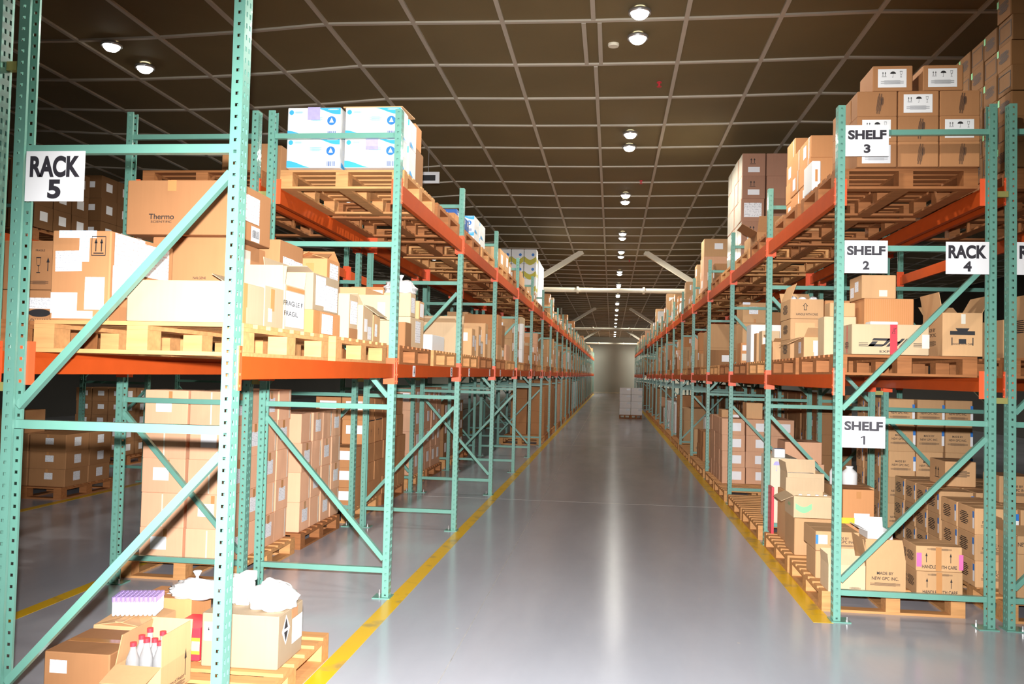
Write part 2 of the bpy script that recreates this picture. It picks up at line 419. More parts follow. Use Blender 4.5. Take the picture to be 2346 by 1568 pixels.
    if kind=='wave':
        up=[(-.5+i/12,-.5+.85*(.5+.5*math.cos(PI*min(1,i/11)))) for i in range(13)]
        return [[(up[i][0],-.5),(up[i+1][0],-.5),up[i+1],up[i]] for i in range(12)]
    if kind=='wavetop':
        up=[(-.5+i/12,.5-.85*(.5-.5*math.cos(PI*min(1,i/11)))) for i in range(13)]
        return [[up[i],up[i+1],(up[i+1][0],.5),(up[i][0],.5)] for i in range(12)]
    if kind=='swoosh':
        a=[(-.5+i/14,.22*math.sin(PI*1.2*(i/14)+PI*.9)) for i in range(15)]
        return [[(a[i][0],a[i][1]-.22),(a[i+1][0],a[i+1][1]-.22),(a[i+1][0],a[i+1][1]+.22),(a[i][0],a[i][1]+.22)] for i in range(14)]
    return [[(-.5,-.5),(.5,-.5),(.5,.5),(-.5,.5)]]
def place_mark(root,c,mk,layer):
    """mk = (face, kind, u, v, w, h[, mat, name, rot]) ; u,v in 0..1 over the face"""
    face,kind,u,v,w,h=mk[:6]; mat=mk[6] if len(mk)>6 and mk[6] else None; name=mk[7] if len(mk)>7 and mk[7] else None; rot=mk[8] if len(mk)>8 else 0
    o,U,V=face_tf(c,face,.0012+.0004*layer)
    fw={'F':c[0],'R':c[1],'L':c[1],'T':c[0]}[face]; fh=c[1] if face=='T' else c[2]
    Nn=U.cross(V)
    pos=o+U*((u-.5)*fw)+V*((v-.5)*fh)
    if rot:
        R=Matrix.Rotation(rot,3,Nn); U=R@U; V=R@V
    if kind.startswith('text:'):
        me=text_mesh(kind[5:],.012); mw=Matrix(((U.x*w,V.x*h,Nn.x,pos.x),(U.y*w,V.y*h,Nn.y,pos.y),(U.z*w,V.z*h,Nn.z,pos.z),(0,0,0,1)))
        key=(kind,mat or 'ink')
        if key not in TXT2:
            m2=me.copy(); m2.materials.clear(); m2.materials.append(M[mat or 'ink']); TXT2[key]=m2
        ob=bpy.data.objects.new(name or 'printed_text',TXT2[key]); COL.objects.link(ob); ob.parent=root; ob.matrix_local=mw
    else:
        bm=MB()
        if kind=='sheet' or kind=='tape':
            t=.0006
            p=[pos+U*a*w/2+V*b*h/2+Nn*e for e in (-t,0) for a,b in ((-1,-1),(1,-1),(1,1),(-1,1))]
            bm.hexa(p)
        else:
            for pl in poly_mark(kind):
                n=len(bm.v); bm.v+=[tuple(pos+U*a*w+V*b*h) for a,b in pl]; bm.f.append(tuple(range(n,n+len(pl)))); bm.m.append(0)
        dm={'sheet':'paper','tape':'tape'}.get(kind,'ink'); dn={'sheet':'paper_label','tape':'tape_strip'}.get(kind,'printed_mark')
        ob=bpy.data.objects.new(name or dn,bm.mesh(name or dn,[M[mat or dm]])); COL.objects.link(ob); ob.parent=root
    CH.setdefault(root.name,[]).append(ob); return ob
TXT2={}
# ------------------------------------------------------------------ cartons
def carton_mesh(w,d,h,mat):
    """closed carton: softened vertical edges, faint bulge, seam groove along the top"""
    bm=MB(); e=min(.006,w*.08,d*.08); g=.002
    lev=[(0,0),(.004,0),(h-.004,0),(h,-.002)]
    ring=[]
    for z,off in ((0,-.002),(.005,0),(h*.5,.0),(h-.005,0),(h,-.002)):
        x=w/2+off-.001; y=d/2+off-.001
        ring.append([(-x+e,-y,z),(x-e,-y,z),(x,-y+e,z),(x,y-e,z),(x-e,y,z),(-x+e,y,z),(-x,y-e,z),(-x,-y+e,z)])
    for r in ring: bm.v+=r
    for k in range(len(ring)-1):
        for i in range(8):
            j=(i+1)%8; bm.f.append((k*8+i,k*8+j,k*8+8+j,k*8+8+i)); bm.m.append(0)
    bm.f.append(tuple(reversed(range(8)))); bm.m.append(0)
    b=(len(ring)-1)*8
    # top: two flaps meeting in a groove along x
    n=len(bm.v); x=w/2-.004; gz=h-.006
    bm.v+=[(-x,-g,h),(x,-g,h),(x,g,h),(-x,g,h),(-x,0,gz),(x,0,gz)]
    bm.f.append((b+0,b+1,b+2,n+1,n+0,b+7)); bm.m.append(0)
    bm.f.append((n+3,n+2,b+3,b+4,b+5,b+6)); bm.m.append(0)
    bm.f+= [(n,n+1,n+5,n+4),(n+4,n+5,n+2,n+3)]; bm.m+=[0,0]
    return bm.mesh('cardboard_carton',[mat])
CM={}
CARTONS=[]      # generic ones, ranked later
def carton(x0,x1,y0,y1,z0,z1,mat,label,marks=(),tape=None,group=None,name='cardboard_carton',cat='carton',rz=0):
    w,d,h=x1-x0-.004,y1-y0-.004,z1-z0-.001
    k=(round(w,3),round(d,3),round(h,3),mat)
    if k not in CM: CM[k]=carton_mesh(w,d,h,M[mat])
    o=link(name,CM[k],None,((x0+x1)/2,(y0+y1)/2,z0+.0005),rz); tag(o,label,cat,group)
    c=(w,d,h); ms=list(marks)
    if tape:
        for f in tape:
            fw={'F':d,'R':w,'L':w}[f]
            ms.insert(0,(f,'tape',.5,.86,.05,h*.28))
    for i,mk in enumerate(ms): place_mark(o,c,mk,i)
    return o
def open_carton(x0,x1,y0,y1,z0,z1,mat,label,flaps,marks=(),name='open_carton',cat='open carton',rz=0,fh=None):
    """open box; flaps: dict side-> angle in degrees from the closed-flat position (180 = folded straight out, 90 = standing up)"""
    w,d,h=x1-x0,y1-y0,z1-z0; t=.005
    root=link(name,None,None,((x0+x1)/2,(y0+y1)/2,z0+.0005),rz); tag(root,label,cat)
    bm=MB(); X,Y=w/2,d/2
    bm.box(-X,X,-Y,Y,0,t); bm.box(-X,X,-Y,-Y+t,t,h); bm.box(-X,X,Y-t,Y,t,h); bm.box(-X,-X+t,-Y+t,Y-t,t,h); bm.box(X-t,X,-Y+t,Y-t,t,h)
    child(root,'body',bm.mesh('body',[M[mat]]))
    for s,ang in flaps.items():
        L=fh or (min(d,w)/2 if s in 'FB' else min(w,d)/2*.95)
        a=math.radians(ang); bm=MB()
        if s in 'FB':
            sy=-1 if s=='F' else 1
            def P(u,l,tt): # l along the flap from hinge
                return (u, sy*Y - sy*l*math.cos(a), h+l*math.sin(a)+tt)
            bm.hexa([P(-X+.003,0,.0),P(X-.003,0,.0),P(X-.008,L,.0),P(-X+.008,L,.0),P(-X+.003,0,.004),P(X-.003,0,.004),P(X-.008,L,.004),P(-X+.008,L,.004)])
            if abs(math.cos(a))<.3:
                bm=MB(); q=lambda u,l,tt:(u,sy*Y-sy*l*math.cos(a)-sy*tt,h+l*math.sin(a)); 
                bm.hexa([q(-X+.003,0,0),q(X-.003,0,0),q(X-.008,L,0),q(-X+.008,L,0),q(-X+.003,0,.004),q(X-.003,0,.004),q(X-.008,L,.004),q(-X+.008,L,.004)])
        else:
            sx=-1 if s=='L' else 1
            q=lambda u,l,tt:(sx*X-sx*l*math.cos(a)-(sx*tt if abs(math.cos(a))<.5 else 0),u,h+l*math.sin(a)+(0 if abs(math.cos(a))<.5 else tt))
            bm.hexa([q(-Y+.003,0,0),q(Y-.003,0,0),q(Y-.008,L,0),q(-Y+.008,L,0),q(-Y+.003,0,.004),q(Y-.003,0,.004),q(Y-.008,L,.004),q(-Y+.008,L,.004)])
        child(root,'flap',bm.mesh('flap',[M[mat]]))
    for i,mk in enumerate(marks): place_mark(root,(w,d,h),mk,i)
    return root
def gen(x0,x1,y0,y1,z0,z1,mat,label,marks=(),tape=None,vis=1.0,group=None):
    yc=max(4,y0); area=((x1-x0)+.35*(y1-y0))*(z1-z0)
    CARTONS.append((area/yc**2*vis,(x0,x1,y0,y1,z0,z1,mat,label),marks,tape,group))
def stack(x0,y0,z0,nx,ny,nz,dx,dy,dz,mat,what,side,marksF=(),marksS=(),tape=None,vis=1.,jit=.006,rowmarks=None,skip=(),rg=None):
    """visible shell of a block of cartons: front layer, aisle-side layer, top layer when it is below eye height"""
    rg=rg or random.Random(hash((round(x0,2),round(y0,2))) if False else int(x0*100)*7+int(y0*10))
    ai=nx-1 if side=='R' else 0
    for k in range(nz):
        for j in range(ny):
            for i in range(nx):
                front=j==0; aisle=i==ai; top=(k==nz-1 and z0+nz*dz<1.35)
                if not(front or aisle or top) or (i,j,k) in skip: continue
                lay='top layer' if k==nz-1 else 'bottom layer' if k==0 else nth(k)+'-up layer'
                if front and aisle: pos='corner'
                elif front: pos=nth(i)+' across'
                elif aisle: pos=nth(j)+' back'
                else: pos=f'{nth(j)} back, {nth(i)} across'
                jx=rg.uniform(-jit,jit); jy=rg.uniform(-jit,jit)
                a=x0+i*dx; b=y0+j*dy; c=z0+k*dz
                mk=[]
                if front: mk+=list(marksF)
                if aisle: mk+=[(side,)+tuple(m[1:]) for m in marksS]
                if rowmarks: mk+=list(rowmarks(i,j,k,front,aisle))
                v=vis*(1 if front or aisle else .4)
                gen(a+jx+.007,a+dx+jx-.007,b+jy+.007,b+dy+jy-.007,c,c+dz,mat,f'{what}, {lay}, {pos}',mk,tape,v)

# ================================================================== SETTING
YW=82.6; XA,XB=-17.0,13.0; YB=-7.0; CZ=5.27
def ceil_z(x):
    # hung panels sag between the truss lines
    for a,b,s in ((-2.85,2.6,.035),(-9.2,-2.85,.13),(2.6,8.2,.05),(-17,-9.2,.1),(8.2,13.5,.1)):
        if a<=x<=b:
            t=(x-a)/(b-a); return CZ-.0-s*4*t*(1-t)
    return CZ
bm=MB(); bm.box(XA,XB,YB,YW,-.2,0); tag(bm.build('floor',M['floor']),kind='structure')
XG=[-.25+.915*i for i in range(-18,15)]
bm=MB()
for i in range(len(XG)-1):
    a,b=XG[i],XG[i+1]; za,zb=ceil_z(a),ceil_z(b)
    bm.hexa([(a,YB,za),(b,YB,zb),(b,YW,zb),(a,YW,za),(a,YB,za+.2),(b,YB,zb+.2),(b,YW,zb+.2),(a,YW,za+.2)])
tag(bm.build('ceiling',M['ceil']),kind='structure')
bm=MB()
for i,a in enumerate(XG):
    z=ceil_z(a); w=.022
    y0=YB
    if i==18:   # the line above the aisle jogs sideways at one panel
        bm.box(a-w,a+w,YB,8.66,z-.022,z+.01); bm.box(a-w+.06,a+w+.06,8.74,9.93,z-.022,z+.01); bm.box(a-w-.10,a+w-.10,8.74,9.93,z-.022,z+.01); bm.box(a-w,a+w,10.0,YW,z-.022,z+.01)
    else: bm.box(a-w,a+w,YB,YW,z-.022,z+.01)
tag(bm.build('trim_1',M['grid']),kind='structure')
bm=MB()
y=8.699-1.24*12
while y<YW:
    for i in range(len(XG)-1):
        a,b=XG[i],XG[i+1]; za,zb=ceil_z(a)-.02,ceil_z(b)-.02
        if y>YB: bm.hexa([(a,y-.024,za),(b,y-.024,zb),(b,y+.024,zb),(a,y+.024,za),(a,y-.024,za+.03),(b,y-.024,zb+.03),(b,y+.024,zb+.03),(a,y+.024,za+.03)])
    y+=1.24
bm.box(4.35,4.39,8.75,9.9,5.21,5.24)
tag(bm.build('trim_2',M['grid']),kind='structure')
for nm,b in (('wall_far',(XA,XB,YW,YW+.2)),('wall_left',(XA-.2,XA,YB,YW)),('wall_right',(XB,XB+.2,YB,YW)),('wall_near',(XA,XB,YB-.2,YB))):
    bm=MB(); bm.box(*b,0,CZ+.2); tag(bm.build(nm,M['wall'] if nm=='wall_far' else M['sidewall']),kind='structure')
bm=MB(); bm.box(XA,XB,YW-.05,YW-.001,0,.12); tag(bm.build('baseboard_far',M['pipe']),kind='structure')
bm=MB(); bm.box(XA,XB,YW-.03,YW-.001,4.06,4.14); bm.box(XA,XB,YW-.02,YW-.001,3.55,3.58); tag(bm.build('trim_3',M['wall']),kind='structure')
# floor markings and joints
bm=MB()
for xa,xb,ya,yb in ((-1.605,-1.49,3.4,80),(1.43,1.567,6.40,62),(-3.95,-3.84,2.0,60),(-6.66,-6.55,2.0,60)): bm.box(xa,xb,ya,yb,0,.0012)
tag(bm.build('floor_line_marking',M['yellow']),kind='structure')
bm=MB()
bm.box(-.904,-.898,-2,80,0,.0008)
for yy in (2.4,11.75,21.,30.5,40,50): bm.box(-8,6,yy-.004,yy+.004,0,.0008)
tag(bm.build('floor_joint_lines',M['joint']),kind='structure')
# steel columns, ties and knee braces along the building
for yy in (25.3,46.6,67.9):
    for x in (-2.715,2.69):
        bm=MB(); bm.box(x-.04,x+.04,yy-.10,yy+.10,0,5.2); tag(bm.build('column',M['pipe']),kind='structure')
        s=1 if x<0 else -1
        bm=MB(); bm.bar((x,yy,4.1),(x+s*1.82,yy,5.23),.14,.17,up=(0,1,0)); tag(bm.build('roof_brace_beam',M['pipe']),kind='structure')
    bm=MB(); bm.lathe([(.068,-2.67),(.068,2.64)],14,(0,yy,4.12),'x')
    for q in (-1.02,.86): bm.lathe([(.068,-.03),(.10,-.03),(.10,.03),(.068,.03)],14,(q,yy,4.12),'x')
    tag(bm.build('tie_beam',M['pipe'],smooth=False),kind='structure')

# ================================================================== RACKS
for n,y in enumerate(YL):
    lab='upright frame at the near end of the left racks, nearest the camera' if n==0 else f'green upright frame, {nth(n)} from the near end of the left aisle racks'
    frame(-XL,y,1.05 if n==0 else DL,True,n%2==1,lab,spacer=n<8)
for n in range(16):
    lab=f'green upright frame, {nth(n)} from the near end of the left back row'
    frame(-XL-(1.05 if n==0 else DL)-GAP,YL[n],1.067,True,n%2==1,lab)
for n,y in enumerate(YR):
    lab=f'green upright frame, {nth(n)} from the near end of the right aisle racks'
    frame(XR,y,DR,False,not(n%2==1 if n<2 else n in(2,4,6,8,10,12)),lab,spacer=n<6)
for n in range(10):
    lab=f'green upright frame, {nth(n)} from the near end of the right back row'
    frame(XR+DR+GAP,YR[n],1.067,False,n%2==0,lab)
YR2=[44.9+PITCH*i for i in range(7)]
for n,y in enumerate(YR2): frame(XR,y,DR,False,n%2==1,f'green upright frame, {nth(n)} of the distant right rack section past the gap')
YF=[6.42+PITCH*i for i in range(4)]
for n,y in enumerate(YF): frame(-6.66,y,1.05,True,n%2==1,f'dim green upright frame, {nth(n)} of the dark rack row across the far left aisle')
xlr=-XL-DL; xlb=xlr-GAP
for b in range(27):
    for lev in ((1,) if b==0 else (1,2)):
        ln='middle' if lev==1 else 'top'
        beam(-XL,YL[b],lev,True,f'orange beam on the aisle edge of the {ln} shelf, {nth(b)} bay of left racks')
        if b<20: beam(xlr if b else xlr-.005,YL[b],lev,False,f'orange beam on the rear edge of the {ln} shelf, {nth(b)} bay of left racks')
    if b<12:
        for lev in ((1,) if b==0 else (1,2)):
            ln='middle' if lev==1 else 'top'
            beam(xlb if b else xlb-.005,YL[b],lev,True,f'orange beam behind the rear {ln} beam of left racks, {nth(b)} bay')
            if b<4: beam(xlb-1.067,YL[b],lev,False,f'orange beam on the far side of the left back row, {ln} level, {nth(b)} bay')
for b in range(12):
    for lev in (1,2):
        ln='middle' if lev==1 else 'top'
        beam(XR,YR[b],lev,False,f'orange beam on the aisle edge of the {ln} shelf, {nth(b)} bay of right racks')
        beam(XR+DR,YR[b],lev,True,f'orange beam on the rear edge of the {ln} shelf, {nth(b)} bay of right racks')
        if b<9: beam(XR+DR+GAP,YR[b],lev,False,f'orange beam behind the rear {ln} beam of right racks, {nth(b)} bay')
        if b<2: beam(XR+DR+GAP+1.067,YR[b],lev,True,f'orange beam on the far side of the right back row, {ln} level, {nth(b)} bay')
for b in range(6):
    for lev in (1,2): beam(XR,YR2[b],lev,False,f'orange {"middle" if lev==1 else "top"} beam, {nth(b)} bay of the distant right rack section')
for b in (0,1,2):
    for lev in (1,2): beam(-6.66,YF[b],lev,True,f'dim orange {"middle" if lev==1 else "top"} beam, {nth(b)} bay across the far left aisle')
# small bay letters on the left middle beams
for b in range(1,7):
    for k,dy in enumerate((.55,2.25)):
        t=MB(); t.box(-XL-.003,-XL-.0016,YL[b]+PW+dy,YL[b]+PW+dy+.085,ZB1+.006,ZB1+.096)
        o=t.build('bay_tag',M['paper']); tag(o,f'small white letter tag on the orange middle beam, {"first" if k==0 else "second"} tag of the {nth(b)} left bay','tag')
        ch='ABCDEFGHJKLM'[2*(b-1)+k]
        me=text_mesh(ch,.02); U=Vector((0,1,0)); V=Vector((0,0,1)); mw=Matrix(((0,0,1,-XL-.0008),(.05,0,0,YL[b]+PW+dy+.042),(0,.07,0,ZB1+.051),(0,0,0,1)))
        m2=me.copy(); m2.materials.clear(); m2.materials.append(M['ink']); q=bpy.data.objects.new('letter',m2); COL.objects.link(q); q.parent=o; q.matrix_local=mw
# signs
def sign(x0,x1,z0,z1,y,l1,l2,label,w1,h1,w2,h2):
    r=empty('rack_sign',((x0+x1)/2,y,(z0+z1)/2)); tag(r,label,'sign')
    w,h=x1-x0,z1-z0
    bm=MB(); bm.box(-w/2,w/2,-.004,0,-h/2,h/2); child(r,'board',bm.mesh('board',[M['paper']]))
    for s,zz,ww,hh in ((l1,h*.19,w1,h1),(l2,-h*.26,w2,h2)):
        me=text_mesh(s,.045 if s!='1' else .01).copy(); me.materials.clear(); me.materials.append(M['signink'])
        if s=='1':
            b1=MB()
            for pl in ([(-.04,-.5),(.2,-.5),(.2,.5),(-.04,.5)],[(-.36,.2),(-.04,.33),(-.04,.5),(-.36,.34)]):
                n=len(b1.v); b1.v+=[(x,y,0) for x,y in pl]; b1.f.append(tuple(range(n,n+4))); b1.m.append(0)
            me=b1.mesh('lettering',[M['signink']])
        q=child(r,'lettering',me); q.matrix_local=Matrix(((ww,0,0,0),(0,0,1,-.0052),(0,hh,0,zz),(0,0,0,1)))
sign(-2.583,-2.308,2.394,2.616,3.585,'RACK','5','white sign reading RACK 5 at the near end of the left racks',.235,.095,.062,.085)
sign(1.620,1.915,3.285,3.507,6.43,'SHELF','3','white sign reading SHELF 3 on the top strut of the right end frame',.262,.068,.045,.062)
sign(1.622,1.914,2.452,2.683,6.43,'SHELF','2','white sign reading SHELF 2 on the right end frame, under the top shelf',.262,.068,.045,.062)
sign(2.305,2.592,2.452,2.678,6.43,'RACK','4','white sign reading RACK 4 beside the rear post of the right end frame',.255,.095,.055,.072)
sign(1.616,1.908,1.222,1.443,6.43,'SHELF','1','white sign reading SHELF 1 below the orange middle beam of the right racks',.26,.066,.055,.062)
sign(2.775,3.06,2.452,2.678,6.43,'RACK','3','white sign cut off by the picture edge, only its R showing',.255,.095,.055,.072)

# ================================================================== PALLETS
for b in range(27):
    for s in (0,1):
        y=YL[b]+PW+(.735 if s==0 else 2.05)
        hf='near' if s==0 else 'far'
        near=b<4
        if b==0: y=YL[b]+PW+(.66 if s==0 else 1.98)
        pallet(-XL-.52,y,ZB1+H1,f'wooden pallet on the middle shelf, {hf} half of the {nth(b)} bay of left racks','ab'[(b*3+s)%2] if b else 'a',near)
        if b>0: pallet(-XL-.52,y,ZB2+H2,f'wooden pallet on the top shelf, {hf} half of the {nth(b)} bay of left racks','ba'[(b+s)%2],near)
        if b>=6: pallet(-XL-.52,y,0,f'wooden pallet on the floor under left racks, {hf} half of the {nth(b)} bay','ab'[(b+s)%2],False)
for b in range(12):
    for s in (0,1):
        y=YR[b]+PW+(.72 if s==0 else 2.04); hf='near' if s==0 else 'far'; near=b<3
        for z,ln in ((ZB1+H1,'middle'),(ZB2+H2,'top')):
            pallet(XR+.53,y,z,f'wooden pallet on the {ln} shelf, {hf} half of the {nth(b)} bay of right racks','ba'[(b+s+(z>2))%2] if b else 'b',near)
        yy=YR[b]+PW+(.79 if s==0 else 2.06)
        pallet(XR+.485,yy,0,f'wooden pallet on the floor under right racks, {hf} half of the {nth(b)} bay','a',near)
for b in range(6):
    for z,ln in ((0,'floor'),(ZB1+H1,'middle level'),(ZB2+H2,'top level')):
        pallet(XR+.53,YR2[b]+PW+1.37,z,f'pallet at the {ln}, {nth(b)} bay of the distant right rack section','b',False)
PLF=[('front',-2.10,4.45),]
pallet(-2.11,4.45,0,'wooden pallet on the floor inside the nearest left bay, under mixed open cartons','a',True)
for b,xx in ((1,-3.34),(2,-3.32),(3,-3.34),(4,-3.34)):
    for s in (0,1):
        pallet(xx,YL[b]+PW+(.72 if s==0 else 2.05),0,f'wooden pallet on the floor of the left back row, {"near" if s==0 else "far"} half of the {nth(b)} bay','ab'[s],b<3)
for s in (0,1):
    pallet(-3.22,YL[0]+PW+.66+1.32*s,ZB1+H1,f'pallet on the middle shelf of the left back row, first bay, {"near" if s==0 else "far"} half','b',True)
    pallet(-3.28,YL[1]+PW+.735+1.32*s,ZB2+H2,f'pallet on the top shelf of the left back row, second bay, {"near" if s==0 else "far"} half','b',True)
for b in range(5):
    for s in (0,1): pallet(3.29,YR[b]+PW+.72+1.32*s,0,f'pallet on the floor of the right back row, {nth(b)} bay, {"near" if s==0 else "far"} half','ab'[s],b<2)
for s in (0,1):
    pallet(3.30,YR[0]+PW+.72+1.32*s,ZB1+H1,f'pallet on the middle shelf of the right back row, {"near" if s==0 else "far"} half of first bay','b',True)
    pallet(3.32,YR[0]+PW+.72+1.32*s,ZB2+H2,f'pallet on the top shelf of the right back row, {"near" if s==0 else "far"} half of first bay','b',True)

# ================================================================== LEFT, NEAREST BAY, MIDDLE SHELF
Z=DK1
W='sheet'
carton(-3.20,-2.80,4.12,4.6,Z,2.05,'kraft','tan carton with a white label and black oval, under the goblet-marked carton',[('F',W,.83,.60,.13,.055,'print'),('F','disc',.84,.30,.12,.04),('F','text:DAMAN',.84,.08,.09,.014)])
carton(-3.20,-2.80,4.12,4.6,2.052,2.30,'kraft','tan carton printed with a goblet and arrow, topmost behind the rear post',[('F','glass',.80,.5,.045,.08),('F','arrow',.93,.52,.04,.07),('F','text:FRAGILE',.82,.80,.05,.010),('F','lines',.82,.14,.10,.018)],tape='F')
carton(-2.585,-2.29,3.78,4.36,Z,2.297,'kraft','tall tan carton covered in white shipping labels, inside the nearest left bay',
  [('F',W,.30,.66,.13,.095,'print',None,.03),('F',W,.44,.96,.185,.035,'printb'),('F',W,.56,.80,.05,.12,'printb'),('F','arrows',.80,.83,.062,.085),('F','frame',.80,.83,.07,.09),('F',W,.25,.19,.13,.095,'paper'),('F',W,.76,.30,.095,.15,'print'),('F',W,.40,.06,.20,.035,'printb'),
   ('R',W,.27,.79,.26,.165,'printr'),('R',W,.70,.76,.24,.16,'printr'),('R',W,.2,.45,.2,.14,'print')])
carton(-2.56,-2.125,4.62,5.18,Z,2.40,'kraft','orange carton marked with small black lettering, beneath the large labware carton',[('F','text:NALGENE',.66,.56,.075,.014),('R','tape',.5,.8,.1,.14,'clear')])
carton(-2.68,-2.05,4.55,5.06,2.402,2.702,'kraft','large tan carton with black instrument-maker lettering, topmost in the nearest left bay',[('F','text:Thermo',.33,.33,.145,.030),('F','text:SCIENTIFIC',.33,.235,.12,.012),('F','tape',.42,.9,.05,.06),('F','text:.',.62,.33,.008,.008),('R',W,.45,.60,.20,.15,'printr'),('R',W,.55,.15,.12,.085,'print'),('R','bars',.55,.15,.09,.045)])
carton(-2.205,-1.672,3.77,4.085,Z,2.073,'beige','long pale carton glaring in the flash, behind the nearest left post',[('R','tape',.27,.70,.045,.11),('R','tape',.25,.25,.035,.095),('F','tape',.9,.3,.02,.01,'clear')])
open_carton(-1.99,-1.68,4.10,4.34,Z,2.085,'beige','small pale open carton with its back flap upright, behind the long pale carton',{'B':92,'L':200},[('R','tape',.40,.68,.05,.11),('R',W,.28,.30,.045,.065,'paper')],fh=.13)
open_carton(-2.0,-1.682,4.37,4.66,Z,2.118,'beige','open carton bearing a big white fragile notice on its aisle side',{'L':150,'F':70,'B':110},[('R',W,.50,.47,.27,.185,'paper'),('R','text:FRAGILE F',.40,.60,.28,.026),('R','text:FRAGIL',.30,.37,.20,.026),('R','tape',.5,.93,.26,.02,'tape')],fh=.10)
carton(-2.05,-1.684,4.81,5.32,Z,2.022,'orangec','orange-taped carton with one white sheet, under the carton papered in white',[('F','tape',.93,.5,.05,.13),('R',W,.50,.48,.20,.115,'print'),('R','tape',.12,.5,.1,.13)])
open_carton(-1.99,-1.70,4.84,5.31,2.024,2.234,'beige','pale open carton papered with white sheets, stacked on the orange-taped carton',{'F':165,'L':100},[('R',W,.28,.55,.17,.17,'print'),('R',W,.68,.40,.25,.15,'print'),('F','tape',.3,.8,.06,.05)],fh=.09)
carton(-2.32,-2.06,5.24,5.66,Z,2.485,'kraft','tall tan carton with two white sheets, behind the papered open carton',[('R',W,.36,.62,.19,.26,'print'),('R',W,.78,.62,.16,.25,'print')])
carton(-2.30,-2.0,5.96,6.26,Z,2.22,'tan','tan carton supporting the peaked orange carton')
open_carton(-2.25,-2.0,5.97,6.25,2.222,2.458,'orangec','orange carton with peaked flaps and a white sheet, behind the first orange beam',{'F':22,'B':35,'L':25,'R':15},[('R',W,.55,.55,.19,.17,'print'),('F','tape',.5,.75,.06,.06)])
carton(-1.95,-1.686,5.50,5.70,Z,2.174,'pale','slim pale carton with a white sheet above a brown base, second post bay',[('R',W,.52,.60,.15,.15,'print'),('R',W,.5,.12,.19,.07,'brown','brown_panel')])
open_carton(-1.98,-1.725,5.95,6.20,Z,2.137,'pale','pale open carton with a tilted clear-wrapped flap, just before the second post',{'R':215,'F':150},[('R',W,.3,.45,.07,.09,'paper'),('R',W,.68,.25,.09,.09,'print')],fh=.13)
carton(-2.0,-1.72,6.205,6.40,Z,2.09,'tan','small tan carton with two labels wedged before the second left post',[('R',W,.4,.45,.06,.09,'print')])

# ---- second bay, middle shelf
carton(-2.05,-1.753,6.82,7.02,Z,2.082,'pale','corrugated pale carton right behind the second left post, lower of two')
carton(-2.05,-1.753,6.81,7.01,2.084,2.285,'pale','corrugated pale carton right behind the second left post, upper of two',[('F',W,.75,.4,.06,.12,'print')])
carton(-1.98,-1.684,7.05,7.28,Z,2.086,'brown','small brown carton in front of the white-sheeted pale carton')
carton(-2.0,-1.705,7.31,7.86,Z,2.146,'pale','pale carton with a hanging white sheet, below the white plastic bag',[('R',W,.55,.55,.20,.19,'print')])
carton(-1.95,-1.706,7.31,7.51,2.148,2.348,'pale','small pale carton on top of another, capped by a white plastic bag',[('R',W,.45,.5,.13,.13,'print')])
carton(-1.95,-1.706,7.65,7.86,2.148,2.31,'tan','small tan carton with a creased white sheet, beside the white plastic bag',[('R',W,.5,.5,.14,.12,'paper')])
carton(-2.45,-2.1,7.3,7.9,Z,2.39,'tan','tan carton at the back of the second left bay, below top strut',[('R',W,.6,.75,.2,.1,'paper')])
carton(-2.45,-2.1,8.0,8.4,Z,2.462,'orangec','taller tan carton at the back of the second left bay',[('F',W,.75,.9,.1,.06,'paper')])
carton(-1.95,-1.704,8.24,8.86,Z,2.037,'white','plain white carton standing on the middle shelf, second left bay')
def bag(name,loc,sx,sy,sz,label,mat='plastic',cat='plastic bag',seed=1,n=4,knot=True):
    rr=random.Random(seed); import bmesh
    b=bmesh.new(); bmesh.ops.create_icosphere(b,subdivisions=n,radius=1)
    for v in b.verts:
        p=v.co.copy(); r=1+.10*math.sin(5*p.x+seed)*math.cos(4*p.y+2*seed)+.07*math.sin(11*p.z+7*p.x)+.05*math.sin(17*p.y+9*p.z+seed)+rr.uniform(-.012,.012)
        q=p*r; q.z=max(q.z,-.55); v.co=(q.x*sx/2,q.y*sy/2,(q.z+.55)*sz/1.55)
    me=bpy.data.meshes.new(name); b.to_mesh(me); b.free(); me.materials.append(M[mat]); me.polygons.foreach_set('use_smooth',[True]*len(me.polygons))
    o=link(name,me,None,loc); tag(o,label,cat)
    if knot:
        k=MB(); k.lathe([(.012,0),(.008,.02),(.026,.05),(.018,.055)],9,(0,0,sz*.93)); child(o,'knot',k.mesh('knot',[M[mat]],True))
    return o
bag('plastic_bag',(-1.83,7.45,2.349),.26,.42,.12,'crumpled white plastic bag lying on the pale cartons of the second left bay',seed=2)

# ---- third bay, middle shelf
open_carton(-2.35,-1.80,10.1,10.55,Z,2.26,'pale','big pale open carton with loose brown flaps, middle shelf of third left bay',{'F':160,'B':120,'L':130},[],fh=.12)
for i,(y0,y1,z,m) in enumerate(((10.6,10.85,2.22,'tan'),(10.88,11.1,2.15,'pale'),(11.13,11.35,2.28,'tan'),(11.4,11.7,2.1,'pale'),(11.72,11.98,2.35,'tan'))):
    carton(-2.05,-1.70-.02*(i%2),y0,y1,Z,z,m,f'{m} carton behind the big pale open one, {nth(i)} along the third left bay',[('R',W,.5,.55,.6*(y1-y0),.14,'print'),('F',W,.7,.7,.1,.1,'paper')])

